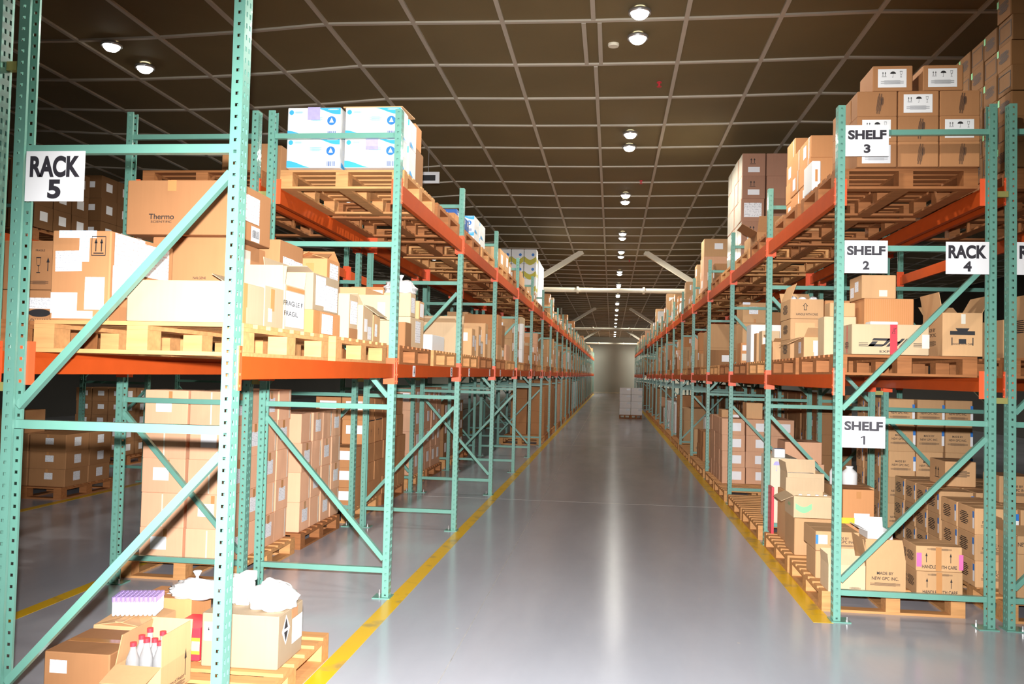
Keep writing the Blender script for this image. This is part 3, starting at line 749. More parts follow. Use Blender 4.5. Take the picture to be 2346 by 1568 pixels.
# ---- second bay, top shelf: glove cartons
def glove(x0,x1,y0,y1,z0,z1,label,stamp=False,stripe='blue',front=True):
    o=carton(x0,x1,y0,y1,z0,z1,'white',label,name='glove_carton')
    c=(x1-x0-.004,y1-y0-.004,z1-z0-.001); w,d,h=c
    ms=[('F','wavetop',.74,.86,w*.51,h*.26,'cyan','printed_wave'),('F','wave',.28,.14,w*.54,h*.27,'cyan','printed_wave'),('F','disc',.83,.56,h*.30,h*.30,'blue','round_emblem'),('F','tri',.83,.58,h*.15,h*.16,'paper','emblem_triangle'),
        ('F','disc',.08,.84,h*.16,h*.16,'cyan','round_badge'),('F','lines',.55,.62,w*.22,h*.14,'cyan'),('F','lines',.22,.84,w*.16,h*.07,'cyan'),('F','disc',.09,.46,h*.14,h*.14,'printb','round_badge'),('F','bars',.84,.13,w*.16,h*.16,'navy'),('F','lines',.86,.93,w*.2,h*.04,'paper')]
    if stamp: ms.append(('F',W,.5,.80,.10,.10,'violet','violet_stamp'))
    ms+=[('R','wave',.4,.12,d*.6,h*.2,'cyan','printed_wave'),('R','lines',.5,.55,d*.5,h*.2,'printb')]
    for i,m in enumerate(ms): place_mark(o,c,m,i)
    return o
g=0
for k,(z0,z1) in enumerate(((DK2,DK2+.237),(DK2+.237,DK2+.474))):
    lv='lower' if k==0 else 'upper'
    glove(-2.10,-1.652,6.58,6.83,z0,z1-.002,f'white and blue glove carton, {lv} one beside the second left post, at the front',stamp=k==0)
    glove(-2.565,-2.13,6.58,6.83,z0,z1,f'white and blue glove carton, {lv} of the front pair farther from the aisle',stamp=k==1)
    glove(-2.10,-1.645,6.84,7.10,z0,z1-.02*k,f'white and blue glove carton, {lv} one directly behind the front corner carton')
carton(-2.1,-1.66,7.12,7.45,DK2,DK2+.30,'brown','brown carton directly behind the white and blue glove cartons')
carton(-2.1,-1.66,7.12,7.36,DK2+.302,DK2+.5,'orangec','small orange carton above the brown one behind the glove cartons')
bm=MB(); bm.hexa([(-.235,-.22,0),(.235,-.22,.0),(.235,.22,.03),(-.235,.22,.03),(-.235,-.22,.008),(.235,-.22,.008),(.235,.22,.038),(-.235,.22,.038)])
o=bm.build('cardboard_sheet',M['tan'],None,(-1.885,6.82,DK2+.476)); tag(o,'flat grey-brown cardboard sheet lying on the upper corner glove carton','sheet')
carton(-3.28,-2.85,6.98,7.4,DK2,DK2+.30,'brown','dark brown carton on the back row top shelf, between two green posts',[('R','tape',.5,.5,.03,.28,'clear')])
carton(-2.84,-2.775,7.02,7.4,DK2,DK2+.295,'brown','narrow dark brown carton on the back row, against the glove cartons')
# third bay, top shelf
carton(-2.2,-1.755,9.63,10.7,DK2,3.37,'tan','low tan carton under the dark blue cartons, third left bay top shelf')
for i in range(4):
    carton(-2.1+.0,-1.755,9.64+.22*i,9.84+.22*i,3.372,3.51,'navy',f'small dark blue carton on a tan carton, {nth(i)} in its row',[('F','lines',.5,.6,.14,.05,'paper'),('R','lines',.5,.6,.1,.05,'paper')])
for i,(y,k) in enumerate(((10.9,0),(11.4,0),(10.9,1),(11.4,1))):
    glove(-2.15,-1.755,y,y+.46,DK2+.205*k,DK2+.205*(k+1),f'white and blue carton past the dark blue ones, {"upper" if k else "lower"} {"near" if i%2==0 else "far"} of four')
carton(-2.3,-1.72,9.33,9.6,DK2,DK2+.16,'orangec','flat orange carton at the near edge of the third left bay top shelf')
# yellow and white cartons further along
def lime(x0,x1,y0,y1,z0,z1,label,vis=1):
    o=carton(x0,x1,y0,y1,z0,z1,'white',label); c=(x1-x0-.004,y1-y0-.004,z1-z0-.001)
    for i,m in enumerate([('F','swoosh',.5,.27,c[0]*.97,c[2]*.85,'lime','printed_swoosh'),('F','disc',.72,.62,.07,.07,'blue','round_emblem'),('R','swoosh',.5,.3,c[1]*.96,c[2]*.5,'lime','printed_swoosh')]): place_mark(o,c,m,i)
for k in range(4):
    for i in range(3):
        lime(-2.72+.302*i,-2.72+.302*i+.295,20.65,21.1,DK2+.345*k,DK2+.345*k+.34,f'white carton with olive-yellow swoosh, {("bottom","second","third","top")[k]} row, {("inner","middle","aisle-side")[i]} column')
stack(-2.2,21.3,DK2,1,4,4,.39,.42,.30,'white','plain white carton stacked behind the olive-yellow swoosh cartons','R',[], [('R',W,.5,.5,.2,.1,'printb')])

# ================================================================== LEFT FLOOR, NEAREST BAY
ZF=DKF
carton(-2.60,-2.27,3.87,4.25,ZF,.345,'kraft','reddish-brown closed carton with one white label, nearest on the floor pallet',[('F',W,.23,.66,.085,.06,'print'),('T','tape',.5,.5,.3,.05)])
fb=open_carton(-2.245,-2.02,3.87,4.16,ZF,.30,'tan','open tan carton full of clear red-capped bottles, nearest on the floor pallet',{'R':88,'L':80,'F':195,'B':100},[('R','arrow',.80,.72,.05,.13),('R','text:Ministry of Health',.45,.30,.18,.022),('R','lines',.45,.12,.2,.03)],fh=.14)
def bottle(x,y,z,h,r,label,mat='pet',cap='redp',tilt=0,cat='bottle',group=None):
    e=link('bottle',None,None,(x,y,z)); tag(e,label,cat,group)
    bm=MB(); bm.lathe([(r*.9,0),(r,.01),(r,h*.6),(r*.9,h*.68),(r*.42,h*.84),(r*.40,h*.9)],16); child(e,'body',bm.mesh('body',[M[mat]],True))
    bm=MB(); bm.lathe([(r*.48,h*.90),(r*.48,h*.975)],14); child(e,'cap',bm.mesh('cap',[M[cap]]))
    if tilt: e.rotation_euler=(tilt,tilt*.6,0)
    return e
k=0
for i in range(3):
    for j in range(3):
        bottle(-2.195+.066*i,3.935+.075*j,ZF+.006,.24+.012*((i*2+j)%3),.031,'clear plastic bottle with red cap inside the open floor carton',group='clear bottles in the open carton')
open_carton(-2.63,-2.36,4.32,4.66,ZF,.335,'tan','open tan carton under the pack of purple-capped tubes',{'R':8,'L':8,'F':6},[],fh=.16)
# pack of tubes: purple caps
e=empty('tube_pack',(-2.485,4.49,.366)); tag(e,'shrink-wrapped pack of purple-capped sample tubes lying on the open tan carton','tube pack'); e.rotation_euler=(0,0,.22)
tb=MB(); tb.lathe([(.008,0),(.0085,.005),(.0085,.075)],9); TUBE=tb.mesh('tube',[M['plastic']],True); tb=MB(); tb.lathe([(.0105,.072),(.0105,.098)],9); CAPM=tb.mesh('tube_cap',[M['purple']])
for i in range(10):
    for j in range(7):
        child(e,'tube',TUBE,((i-4.5)*.023,(j-3)*.023,0)); child(e,'cap',CAPM,((i-4.5)*.023,(j-3)*.023,0))
carton(-2.62,-2.30,4.72,4.98,ZF,.385,'orangec','brown carton with a small white top label, at the back of the floor pallet',[('T',W,.6,.5,.13,.08,'print')])
rb=carton(-2.275,-2.10,4.42,4.68,ZF,.32,'redp','red and yellow printed box on the floor pallet, beside the taped carton',[('F',W,.5,.62,.172,.03,'yellowp','yellow_band'),('F',W,.5,.30,.172,.03,'yellowp','yellow_band'),('F',W,.5,.46,.172,.05,'pink','pink_band')],name='printed_box',cat='box')
bag('plastic_bag',(-2.30,4.78,.386),.30,.20,.10,'white rolled plastic bag slumped over the brown carton at the pallet back',seed=5)
carton(-2.07,-1.655,4.36,4.72,ZF,.42,'beige','large pale carton with an arrow label and black diamond, on the floor pallet',
   [('F',W,.13,.66,.075,.095,'paper'),('F','arrow',.10,.66,.022,.05),('F','arrow',.155,.66,.022,.05),('R','diamond',.28,.66,.115,.155,'paper','white_diamond'),('R','tri',.28,.79,.055,.055),('R','trid',.28,.53,.055,.055),('R',W,.74,.53,.15,.13,'paper'),('R','tape',.62,.88,.09,.05)])
for i,(x,y,z,w,h) in enumerate(((-2.02,4.60,.421,.09,.085),(-1.93,4.58,.421,.08,.11),(-2.00,4.61,.508,.08,.05),(-1.925,4.60,.533,.07,.05))):
    carton(x-w/2,x+w/2,y-.05,y+.05,z,z+h,'white',f'small white box on the large pale floor carton, {("short lower","tall lower","short upper","small topmost")[i]} one',name='small_white_box',cat='box')
bag('plastic_bag',(-1.755,4.53,.421),.24,.22,.14,'bunched white plastic bag on the large pale floor carton',seed=9,knot=False)

# ================================================================== LEFT BACK ROW FLOOR STACKS
SF=lambda i,j,k,front,aisle:([('F',W,.45,.55,.13,.10,'paper'),('F','tape',.6,.86,.03,.06)] if front and (i+k)%2==0 else [('F','tape',.5,.5,.012,.25,'clear')] if front else [])+([('R',W,.5,.52,.15,.12,'print'),('R','tape',.5,.85,.05,.07)] if aisle and (j+k)%2==0 else [('R','tape',.85,.5,.02,.25,'clear')] if aisle else [])
stack(-3.66,6.56,ZF,2,4,5,.375,.315,.268,'pink','pinkish carton, tall stack behind the nearest left frame','R',vis=3,rowmarks=SF)
stack(-3.28,8.0,ZF,1,4,4,.41,.305,.277,'pink','pinkish carton, four-high stack left of the second frame','R',vis=3,rowmarks=SF)
def OR(i,j,k,front,aisle): return ([('F',W,.5,.6,.2,.10,'paper'),('F','tape',.5,.2,.03,.05)] if front else [])+([('R','tape',.5,.96,.3,.012,'ink','strap'),('R','arrow',.5,.45,.05,.09)] if aisle else [])
stack(-3.45,9.55,ZF,2,6,3,.325,.40,.222,'orangec','orange-tan carton, low stack behind the second left frame','R',vis=2,rowmarks=OR)
stack(-3.45,10.0,ZF+.667,2,5,2,.32,.36,.28,'orangec','orange-tan carton, upper white-labelled pile behind the second left frame','R',vis=2,rowmarks=OR)
PKS=lambda i,j,k,front,aisle:([('R',W,.5,.6,.14,.16,'print'),('R','tape',.5,.5,.012,.3,'clear')] if aisle else [])+([('F',W,.5,.6,.14,.13,'paper')] if front and k==3 else [])
stack(-3.2,12.75,ZF,1,5,4,.34,.40,.318,'pink','pinkish labelled carton, long stack behind the third left frame','R',vis=1,rowmarks=PKS)
stack(-3.3,15.15,ZF,1,5,3,.42,.4,.33,'brown','brown carton, left back row stack behind the fifth frame','R',vis=.8,rowmarks=PKS)

# ================================================================== RIGHT, TOP SHELF
Z2=DK2
cl=[(1.743,2.028),(2.030,2.318),(2.320,2.602)]
WL=('F',W,.48,.50,.20,.135,'paper'); SY=[('F','arrows',.28,.66,.04,.045),('F','umbrella',.5,.66,.04,.045),('F','glass',.7,.66,.03,.045),('F','lines',.48,.33,.16,.03,'grey')]
STR=[('F','lines',.55,.5,.15,.035,None,None,1.45),('F','lines',.62,.6,.06,.02,None,None,1.5)]
rown=['bottom','middle','upper']
for k in range(3):
    for i in range(3):
        lab=(k,i) in ((2,1),(1,0),(1,2),(0,0))
        carton(cl[i][0],cl[i][1],6.60,6.96,Z2+.185*k,Z2+.185*(k+1),'kraft',f'{"white-labelled" if lab else "strapped unlabelled"} carton on the right top shelf, {rown[k]} row, {ORD[i]} column',([WL]+SY) if lab else STR+[('L','tape',.5,.5,.02,.16)])
        if i==0:
            for j in (1,): carton(cl[i][0],cl[i][1],6.97,7.33,Z2+.185*k,Z2+.185*(k+1),'kraft',f'tan carton just behind the first column, {rown[k]} row, right top shelf')
for i,(a,c) in enumerate(((1.85,2.135),(2.20,2.485))):
    carton(a,c,6.60,6.95,Z2+.557,Z2+.742,'kraft',f'white-labelled carton topping the right top shelf stack, {("aisle-side","inner")[i]} one',[WL]+SY)
OM=lambda i,j,k,front,aisle:([('L',W,.45,.5,.12,.11,'print')] if aisle and (j+k)%2==0 else [])+([('L','tape',.85,.5,.03,.19,'clear')] if aisle else [])
stack(1.68,7.86,Z2,2,2,3,.36,.44,.193,'orangec','orange carton, three-high stack behind the labelled top-shelf cartons','L',vis=3,rowmarks=OM)
stack(1.72,8.76,Z2,2,1,4,.36,.40,.2,'orangec','orange carton, taller top-shelf stack at the first bay end','L',vis=3,rowmarks=OM)
carton(1.60,1.675,7.40,7.72,Z2,Z2+.24,'white','small pale label box at the aisle edge beside the orange stack',[('F','tape',.5,.5,.02,.1)])
WM=lambda i,j,k,front,aisle:([('F','arrows',.45,.66,.1,.10),('F',W,.5,.28,.16,.075,'paper')] if front and k in (1,3,4) and i==0 else [('F',W,.5,.5,.24,.2,'print')] if front and i==0 and k==2 else [])+([('L','tape',.5,.5,.34,.30,'clear','stretch_wrap')] if aisle else [])
stack(1.75,12.5,Z2,2,4,5,.335,.37,.318,'mauve','brown carton, tall film-wrapped stack on the right top shelf','L',vis=4,rowmarks=WM)
carton(1.75,2.2,9.45,9.9,Z2,Z2+.17,'brown','low brown carton at the start of the second right bay, top shelf')
open_carton(1.72,2.15,10.9,11.4,Z2,Z2+.22,'brown','brown open carton with raised flap before the film-wrapped stack',{'L':150,'F':120},fh=.2)
carton(1.72,2.1,11.5,11.95,Z2,Z2+.26,'tan','tan carton behind the raised-flap carton, second right bay top shelf')

# ================================================================== RIGHT, NEAREST BAY, MIDDLE SHELF
Z=DK1
carton(1.715,2.255,6.58,6.83,Z,2.102,'pale','long courier carton with a black logo and red tape, nearest on the right middle shelf',
  [('F','courier',.46,.40,.32,.066,None,'courier_logo'),('F','text:EXPRESS',.50,.10,.15,.018),('F',W,.54,.5,.050,.216,'redp','red_tape'),('F','text:DHL',.545,.80,.05,.022,'ink',None,1.35),('F','tape',.95,.45,.05,.1,'clear'),('L','tape',.5,.5,.012,.2,'redp'),('L','lines',.5,.3,.1,.05)])
carton(1.86,2.06,6.64,6.78,2.104,2.126,'white','flat white packet lying on the courier carton',name='white_packet',cat='packet')
open_carton(2.354,2.627,6.62,7.02,Z,2.195,'tan','open tan carton with raised flaps, beside the courier carton',{'R':118,'L':100,'B':150},
  [('F','handle',.5,.42,.17,.14,None,'handle_mark'),('F','text:HANDLE WITH CARE',.5,.28,.145,.013),('F','tape',.52,.86,.03,.07,'clear'),('L','text:MADE BY',.45,.62,.17,.025),('L','text:NEW GPC INC.',.45,.50,.2,.025),('L','lines',.45,.30,.2,.04)],fh=.15)
carton(1.915,2.285,7.0,7.40,Z,2.326,'orangec','tall corrugated orange carton standing behind the courier carton',[('F',W,.5,.02,.01,.01,'tape')]+[('F','tape',.04+.042*i,.5,.004,.43,'tape','corrugation') for i in range(23)])
carton(1.90,2.16,7.02,7.38,2.328,2.51,'tan','tan carton with two labels, topmost behind the SHELF 2 sign',[('F',W,.62,.22,.06,.05,'clear'),('L',W,.6,.55,.10,.08,'print'),('L',W,.25,.35,.10,.08,'print')])
carton(1.655,1.905,7.16,7.38,Z,2.193,'pale','pale carton standing beside the corrugated carton, at the aisle edge')
carton(1.70,1.90,7.17,7.36,2.195,2.305,'tan','small tan carton on the pale carton, beside the corrugated one')
open_carton(1.65,1.84,7.86,8.27,Z,2.06,'tan','open carton of paper sleeves with flaps hanging out, first right bay',{'L':205,'F':150,'B':95},[('F',W,.6,.55,.07,.1,'print'),('L',W,.6,.5,.1,.1,'print')],fh=.15)
bm=MB()
for i in range(5): bm.box(1.66,1.70,7.47+.012*i,7.478+.012*i,0,.115)
o=bm.build('paper_bundle',M['paper'],None,(0,0,Z)); tag(o,'small white bundle of paper upright at the aisle edge, first right bay','paper bundle')
for k,(a,c) in enumerate(((Z,2.073),(2.073,2.270),(2.270,2.456))):
    ms=[('F','arrow_open',.45,.62,.05,.07),('F','text:HANDLE WITH CARE',.5,.22,.2,.022),('L','lines',.5,.5,.22,.09)]
    lab=f'tan handle-with-care carton, {("lowest","middle","topmost open")[k]} of three at the first bay end'
    if k<2: carton(1.68,1.985,8.61,9.10,a,c-.001,'tan',lab,ms)
    else: open_carton(1.68,1.985,8.61,9.10,a+.001,c,'tan',lab,{'B':140,'L':70},ms,fh=.16)
for i in range(3): bag('plastic_bag',(1.74+.095*i,8.80+.03*(i%2),2.44),.085,.12,.06,f'small white packet poking from the topmost handle-with-care carton, {ORD[i]} of three',seed=20+i,n=3,knot=False,cat='packet')
carton(2.0,2.25,8.63,8.95,Z,2.45,'orangec','plain orange-tan carton right of the handle-with-care cartons',[('F','lines',.5,.45,.1,.04)])
# ---- second and third bay
carton(1.64,1.71,9.72,10.02,Z,2.07,'orangec','slim orange carton with hand-written mark, second right bay',[('F',W,.7,.5,.03,.1,'paper')])
open_carton(1.72,2.02,9.75,10.05,Z,2.09,'tan','tan open carton behind the slim orange one, second right bay',{'F':160,'L':120},fh=.1)
carton(1.66,1.86,10.08,10.30,Z,2.228,'pale','pale carton with white end label, second right bay',[('F',W,.25,.6,.08,.12,'paper')])
carton(1.655,1.72,10.42,10.62,Z,2.218,'tan','narrow upright tan carton beside the white bin')
carton(1.655,2.02,10.85,11.2,Z,2.34,'white','rounded white bin standing on the middle shelf, second right bay',[('T',W,.5,.5,.36,.34,'plastic','lid')],name='storage_bin',cat='bin')
carton(1.65,1.74,11.62,11.98,Z,2.15,'orangec','orange carton with two shiny labels, before the third right post',[('F',W,.5,.75,.05,.07,'paper'),('F',W,.5,.3,.06,.09,'clear')])
carton(1.75,2.075,12.2,12.8,Z,2.44,'tan','tall tan carton beneath the labelled one, third right bay')
carton(1.75,2.075,12.2,12.8,2.442,2.722,'tan','tan carton with a white sheet, stacked highest in the third right bay',[('F',W,.45,.62,.12,.10,'print'),('F','tape',.5,.1,.03,.05),('F',W,.15,.95,.1,.03,'printb')])
carton(2.12,2.5,12.25,12.8,Z,2.6,'brown','brown carton in shade right of the stacked tan cartons, third right bay')

# ================================================================== RIGHT FLOOR, NEAREST BAY
ZF=DKF
NG=[('F','text:MADE BY',.5,.60,.115,.020),('F','text:NEW GPC INC.',.5,.46,.19,.022),('F','lines',.5,.30,.22,.02)]
open_carton(1.60,1.86,6.70,6.95,ZF,.345,'pale','small pale open carton with yellow sticker, behind the right end post',{'F':60,'L':95,'B':110},[('F',W,.22,.35,.06,.04,'yellowp'),('F','lines',.72,.15,.08,.02)],fh=.07)
open_carton(1.865,2.14,6.70,7.02,ZF,.40,'tan','tan carton printed MADE BY, front flap leaning back, on the right floor pallet',{'F':68,'L':100},[('F','text:MADE BY',.48,.60,.115,.022),('F','text:NEW GPC INC.',.48,.45,.185,.024),('F','lines',.48,.28,.21,.024),('L','arrow',.75,.5,.04,.11),('L','lines',.5,.3,.16,.06)],fh=.14)
HW=[('F','lines',.5,.88,.17,.015),('F','arrow',.22,.55,.035,.07),('F','arrow',.74,.55,.035,.07),('F','text:HANDLE WITH CARE',.5,.18,.24,.025),('F','tape',.48,.5,.04,.17,'tape'),('L','lines',.6,.5,.14,.07),('L','lines',.2,.5,.06,.07)]
carton(2.215,2.54,6.70,7.0,ZF,.328,'tan','handle-with-care bottle carton on the right floor pallet, lower of two',HW)
carton(2.210,2.535,6.70,7.0,.330,.51,'tan','handle-with-care bottle carton with pink stickers, upper of two',HW+[('F',W,.06,.45,.035,.10,'pinkp','pink_sticker'),('F',W,.96,.4,.03,.11,'pinkp','pink_sticker')])
carton(1.60,1.90,7.12,7.45,ZF,.362,'tan','tan carton beneath the one with a blue label, right floor pallet')
carton(1.60,1.935,7.12,7.56,.364,.515,'tan','tan carton with a blue and white label, second row of right floor pallet',[('F',W,.14,.58,.085,.07,'paper'),('F',W,.03,.58,.02,.07,'blue'),('F','text:NEW GPC INC.',.62,.5,.19,.022),('F','text:MADE BY',.6,.68,.1,.018),('F','lines',.62,.3,.2,.015)])
carton(1.98,2.26,7.15,7.55,ZF,.44,'tan','tan carton under the small white open box')
open_carton(2.04,2.23,7.3,7.55,.442,.50,'white','small white open box behind the MADE BY carton',{'L':160,'B':90},fh=.08,name='small_white_box',cat='box')
carton(1.62,1.98,8.02,8.45,ZF,.47,'tan','tan carton carrying the green-printed open box')
open_carton(1.62,1.96,8.05,8.44,.472,.66,'pale','pale open carton with green print, holding packs of white jars',{'L':205,'B':95,'F':170},[('F','swoosh',.25,.5,.14,.12,'leaf','green_print'),('L','lines',.5,.5,.12,.03,'leaf')],fh=.12)
for i in range(4):
    bottle(1.69+.072*i,8.12,.478,.20,.033,f'white jar inside the green-printed open carton',mat='plastic',cap='plastic',cat='jar',group='white jars in the green-printed carton')
carton(2.03,2.30,8.02,8.40,ZF,.74,'orangec','orange-tan carton with torn white label, behind the small white box',[('F',W,.60,.55,.13,.12,'paper'),('F','tape',.5,.92,.04,.06)])
bm=MB(); bm.box(-.07,.07,-.002,.002,0,.05); o=bm.build('orange_card',M['yellowp'],None,(2.05,7.98,.45)); tag(o,'orange-yellow card leaning before the torn-label carton','card')
carton(1.66,2.02,8.62,9.05,ZF,.62,'tan','tan carton low at the far end of the first right floor pallet')
open_carton(1.68,2.02,8.66,9.02,.622,.80,'pale','pale open carton with a white inner box, behind the green-printed one',{'B':95,'L':100},[],fh=.1)
carton(1.72,1.98,8.70,8.95,.632,.78,'white','white box sitting inside the pale open carton',name='small_white_box',cat='box')
carton(2.06,2.45,8.55,9.0,ZF,.70,'tan','tan carton carrying a white jar and bottle at the first bay end')
bottle(2.12,8.7,.702,.19,.042,'white plastic bottle on a tan carton beside the large jar',mat='plastic',cap='plastic')
e=bottle(2.26,8.7,.702,.185,.072,'large white jar with wide lid on a tan carton',mat='plastic',cap='plastic',cat='jar')
bm=MB(); bm.box(-.012,.012,0,.2,0,.46); o=bm.build('red_folder',M['redp'],None,(1.62,9.06,ZF)); tag(o,'tall red folder upright at the aisle edge, right floor level','folder')
# second bay floor
carton(1.715,2.0,9.74,10.36,ZF,.841,'cream','tall pale carton with an umbrella mark, second right bay floor',[('F','umbrella',.22,.88,.07,.11,'violet'),('F','lines',.6,.85,.03,.10,'grey'),('L','lines',.5,.2,.1,.12,'navy')])
carton(1.76,1.88,9.8,9.95,.843,.935,'white','small white box on the umbrella-marked carton',[('T',W,.5,.5,.1,.08,'navy')],name='small_white_box',cat='box')
bag('plastic_bag',(2.17,9.95,.60),.24,.24,.2,'grey translucent plastic bag beside the umbrella-marked carton','grey',seed=31)
carton(2.02,2.35,9.75,10.3,ZF,.6,'tan','tan carton under the grey plastic bag')
for k in range(3):
    for i,(a,c) in enumerate(((2.10,2.54),)):
        carton(a+.06*(2-k)*.5,c+.03*(2-k),11.0,11.5,ZF+.262*k,ZF+.262*(k+1),'pink',f'salmon carton behind the grey bag, {("bottom","middle","top")[k]} of three')
PK=lambda i,j,k,front,aisle:[('F',W,.62,.5,.14,.12,'paper'),('F','tape',.52,.88,.03,.05)] if front else [('L','tape',.2,.5,.04,.22,'clear')]
stack(1.62,13.2,ZF,3,5,4,.345,.33,.236,'pink','pinkish labelled carton, neat stack on third right bay floor','L',vis=3,rowmarks=PK)
carton(1.98,2.22,13.3,13.7,1.096,1.33,'tan','plain tan carton on top of the pinkish stack')
carton(1.66,1.93,13.6,14.0,1.096,1.21,'tan','flat tan carton on the aisle corner of the pinkish stack',[('F',W,.7,.2,.15,.04,'paper')])
carton(1.87,2.22,17.95,18.3,ZF+.45,ZF+.75,'white','white carton on a tan one, fifth right bay floor',name='white_carton')
carton(1.87,2.22,17.95,18.3,ZF,ZF+.45,'tan','tan carton under the white one, fifth right bay floor')
carton(1.66,1.84,17.98,18.3,ZF,ZF+.50,'tan','upright tan carton before the white one, fifth right bay floor',[('F','lines',.5,.25,.1,.05)])

# ================================================================== RIGHT BACK ROW
MB_=[('F','text:MADE BY',.45,.62,.105,.020),('F','text:NEW GPC INC.',.45,.48,.175,.022),('F','lines',.45,.32,.20,.024)]
NGM=lambda i,j,k,front,aisle:(MB_+[('F',W,.96,.5,.025,.13,'paper'),('F',W,.96,.72,.025,.05,'blue')] if front else [])+([('L','lines',.4,.5,.16,.10),('L',W,.93,.55,.03,.13,'paper'),('L',W,.93,.75,.03,.05,'blue')] if aisle else [])
stack(2.88,9.62,ZF,3,4,5,.287,.30,.272,'tan','printed carton, tall five-row stack in the right back row','L',vis=3,rowmarks=NGM)
stack(2.81,7.95,ZF,3,4,3,.30,.31,.203,'tan','printed carton, low blue-stickered stack in the right back row','L',vis=3,rowmarks=NGM)
stack(2.75,7.06,ZF,2,2,3,.33,.36,.198,'tan','printed carton, small stack by the right rear post','L',vis=3,rowmarks=NGM)
carton(3.00,3.27,8.35,8.75,.762,.985,'tan','printed carton alone on top of the low blue-sticker stack',[('F','lines',.5,.5,.15,.06),('L','arrows',.5,.5,.14,.12)])
carton(3.09,3.37,7.45,7.78,.747,.96,'tan','printed carton topmost on the lowest back row stack',MB_+[('L','arrows',.5,.5,.14,.12),('F',W,.95,.5,.03,.1,'paper')])
open_carton(2.86,3.2,6.60,6.92,ZF+.35,.62,'tan','tan carton with lifted flap cut by the picture edge, right back row',{'L':130,'F':20},[('F','text:NEW GPC INC.',.3,.55,.2,.028),('F','lines',.4,.3,.18,.03)],fh=.16)
carton(2.86,3.2,6.60,6.92,ZF,ZF+.348,'tan','tan carton under the lifted-flap one at the picture edge',MB_)
carton(3.0,3.3,6.75,7.05,Z,2.35,'tan','printed tan carton on the right back row middle shelf, at the picture edge',[('F',W,.12,.8,.05,.12,'paper'),('F','text:NEW GPC INC.',.5,.6,.18,.03),('F','lines',.5,.4,.18,.04),('L','lines',.5,.5,.18,.1)])
carton(3.05,3.4,7.3,7.7,Z,2.2,'tan','tan carton behind the edge carton, right back row middle shelf')
TM=lambda i,j,k,front,aisle:([('F','lines',.6,.5,.12,.05),('F','frame',.6,.45,.2,.11)] if front and k%2 else [('F','lines',.6,.4,.1,.03)] if front else [])+([('L','lines',.5,.5,.16,.08),('L',W,.08,.8,.03,.05,'leaf')] if aisle and (j+k)%2==0 else [('L','frame',.5,.5,.2,.12)] if aisle else [])
stack(2.80,6.60,Z2,2,5,6,  .33,.245,.185,'umber','brown printed carton, towering stack at the top right corner','L',vis=2,rowmarks=TM)
stack(2.80,6.60,Z2+6*.185,2,1,2,  .33,.245,.185,'umber','brown printed carton crowning the towering stack','L',vis=2,rowmarks=TM)
# wrapped carton walls further back in the right back row
rr=random.Random(4)
for b in range(2,9):
    for s in (0,1):
        stack(2.80,YR[b]+PW+.03+1.35*s,ZF,1,4,5,.4,.32,.27,'brown',f'film-wrapped brown carton, {"near" if s==0 else "far"} stack, {nth(b)} bay of right back row','L',vis=.55,rowmarks=lambda i,j,k,front,aisle:([('L','tape',.85,.5,.05,.25,'clear')] if aisle else [])+([('L',W,.9,.5,.04,.11,'paper'),('L',W,.9,.72,.04,.05,'blue')] if aisle and rr.random()<.5 else []))

# ================================================================== FAR LEFT AISLE
LM=lambda i,j,k,front,aisle:([('F',W,.55,.6,.11,.08,'print'),('F','tape',.5,.9,.03,.04)] if front else [])+([('R',W,.5,.55,.14,.11,'print')] if aisle else [])
pallet(-7.18,10.75,0,'wooden pallet on the floor of the far left aisle, past the dark gap','b',True)
stack(-7.66,10.2,ZF,2,2,3,.50,.5,.215,'brown','dim brown carton on floor pallet across the far left aisle','R',vis=2,rowmarks=LM)
carton(-7.66,-7.22,10.2,10.6,ZF+.646,ZF+.93,'brown','dim brown carton alone on top, across the far left aisle')
pallet(-8.50,14.5,0,'wooden pallet deeper beyond the far left aisle, behind the dim frame','b',False)
stack(-8.98,13.95,ZF,3,2,5,.29,.4,.225,'brown','dim labelled carton, deeper stack beyond the far left aisle','R',vis=2,rowmarks=LM)
for s in (0,1): pallet(-7.2,9.24+.80+1.32*s,ZB2+H2,f'dim pallet high on the top shelf across the far left aisle, {"near" if s==0 else "far"} one','b',False)
stack(-7.70,9.42,Z2,3,3,3,.345,.36,.27,'umber','dark brown carton, near high stack across the far left aisle','R',vis=1.5,rowmarks=LM)
stack(-7.70,10.75,Z2,3,3,3,.345,.38,.30,'umber','dark brown carton, far high stack across the far left aisle','R',vis=1.5,rowmarks=LM)
pallet(-7.2,12.9,ZB2+H2,'dim pallet high across the far left aisle, third of the row','b',False)
stack(-7.70,12.3,Z2,3,3,3,.345,.38,.28,'umber','dark brown carton, last high stack across the far left aisle','R',vis=.8,rowmarks=LM)
for s in (0,1): pallet(-7.2,9.24+.80+1.32*s,ZB1+H1,f'dim pallet on the middle shelf across the far left aisle, {"near" if s==0 else "far"} one','b',False)
stack(-7.70,9.5,DK1,3,3,3,.345,.36,.25,'brown','dark brown carton, middle level across the far left aisle','R',vis=.5)

# ================================================================== CENTRE OF THE AISLE
for s in (0,1): pallet(.545+.44*s*1.0,35.2,0,f'low pallet of the white-carton load in mid aisle, {"first" if s==0 else "second"}','b',False).scale=(.43,.7,1)
for k in range(4):
    for i in range(2):
        carton(.325+.45*i,.765+.45*i,34.9,35.4,ZF+.267*k,ZF+.267*(k+1)-.004,'white',f'white carton on the mid-aisle pallet, {("bottom","second","third","top")[k]} row, {("left","right")[i]} column',[('F',W,.80,.75,.14,.07,'grey'),('F',W,.15,.6,.08,.06,'print')],rz=.012*((k*2+i)%3-1),name='white_carton')

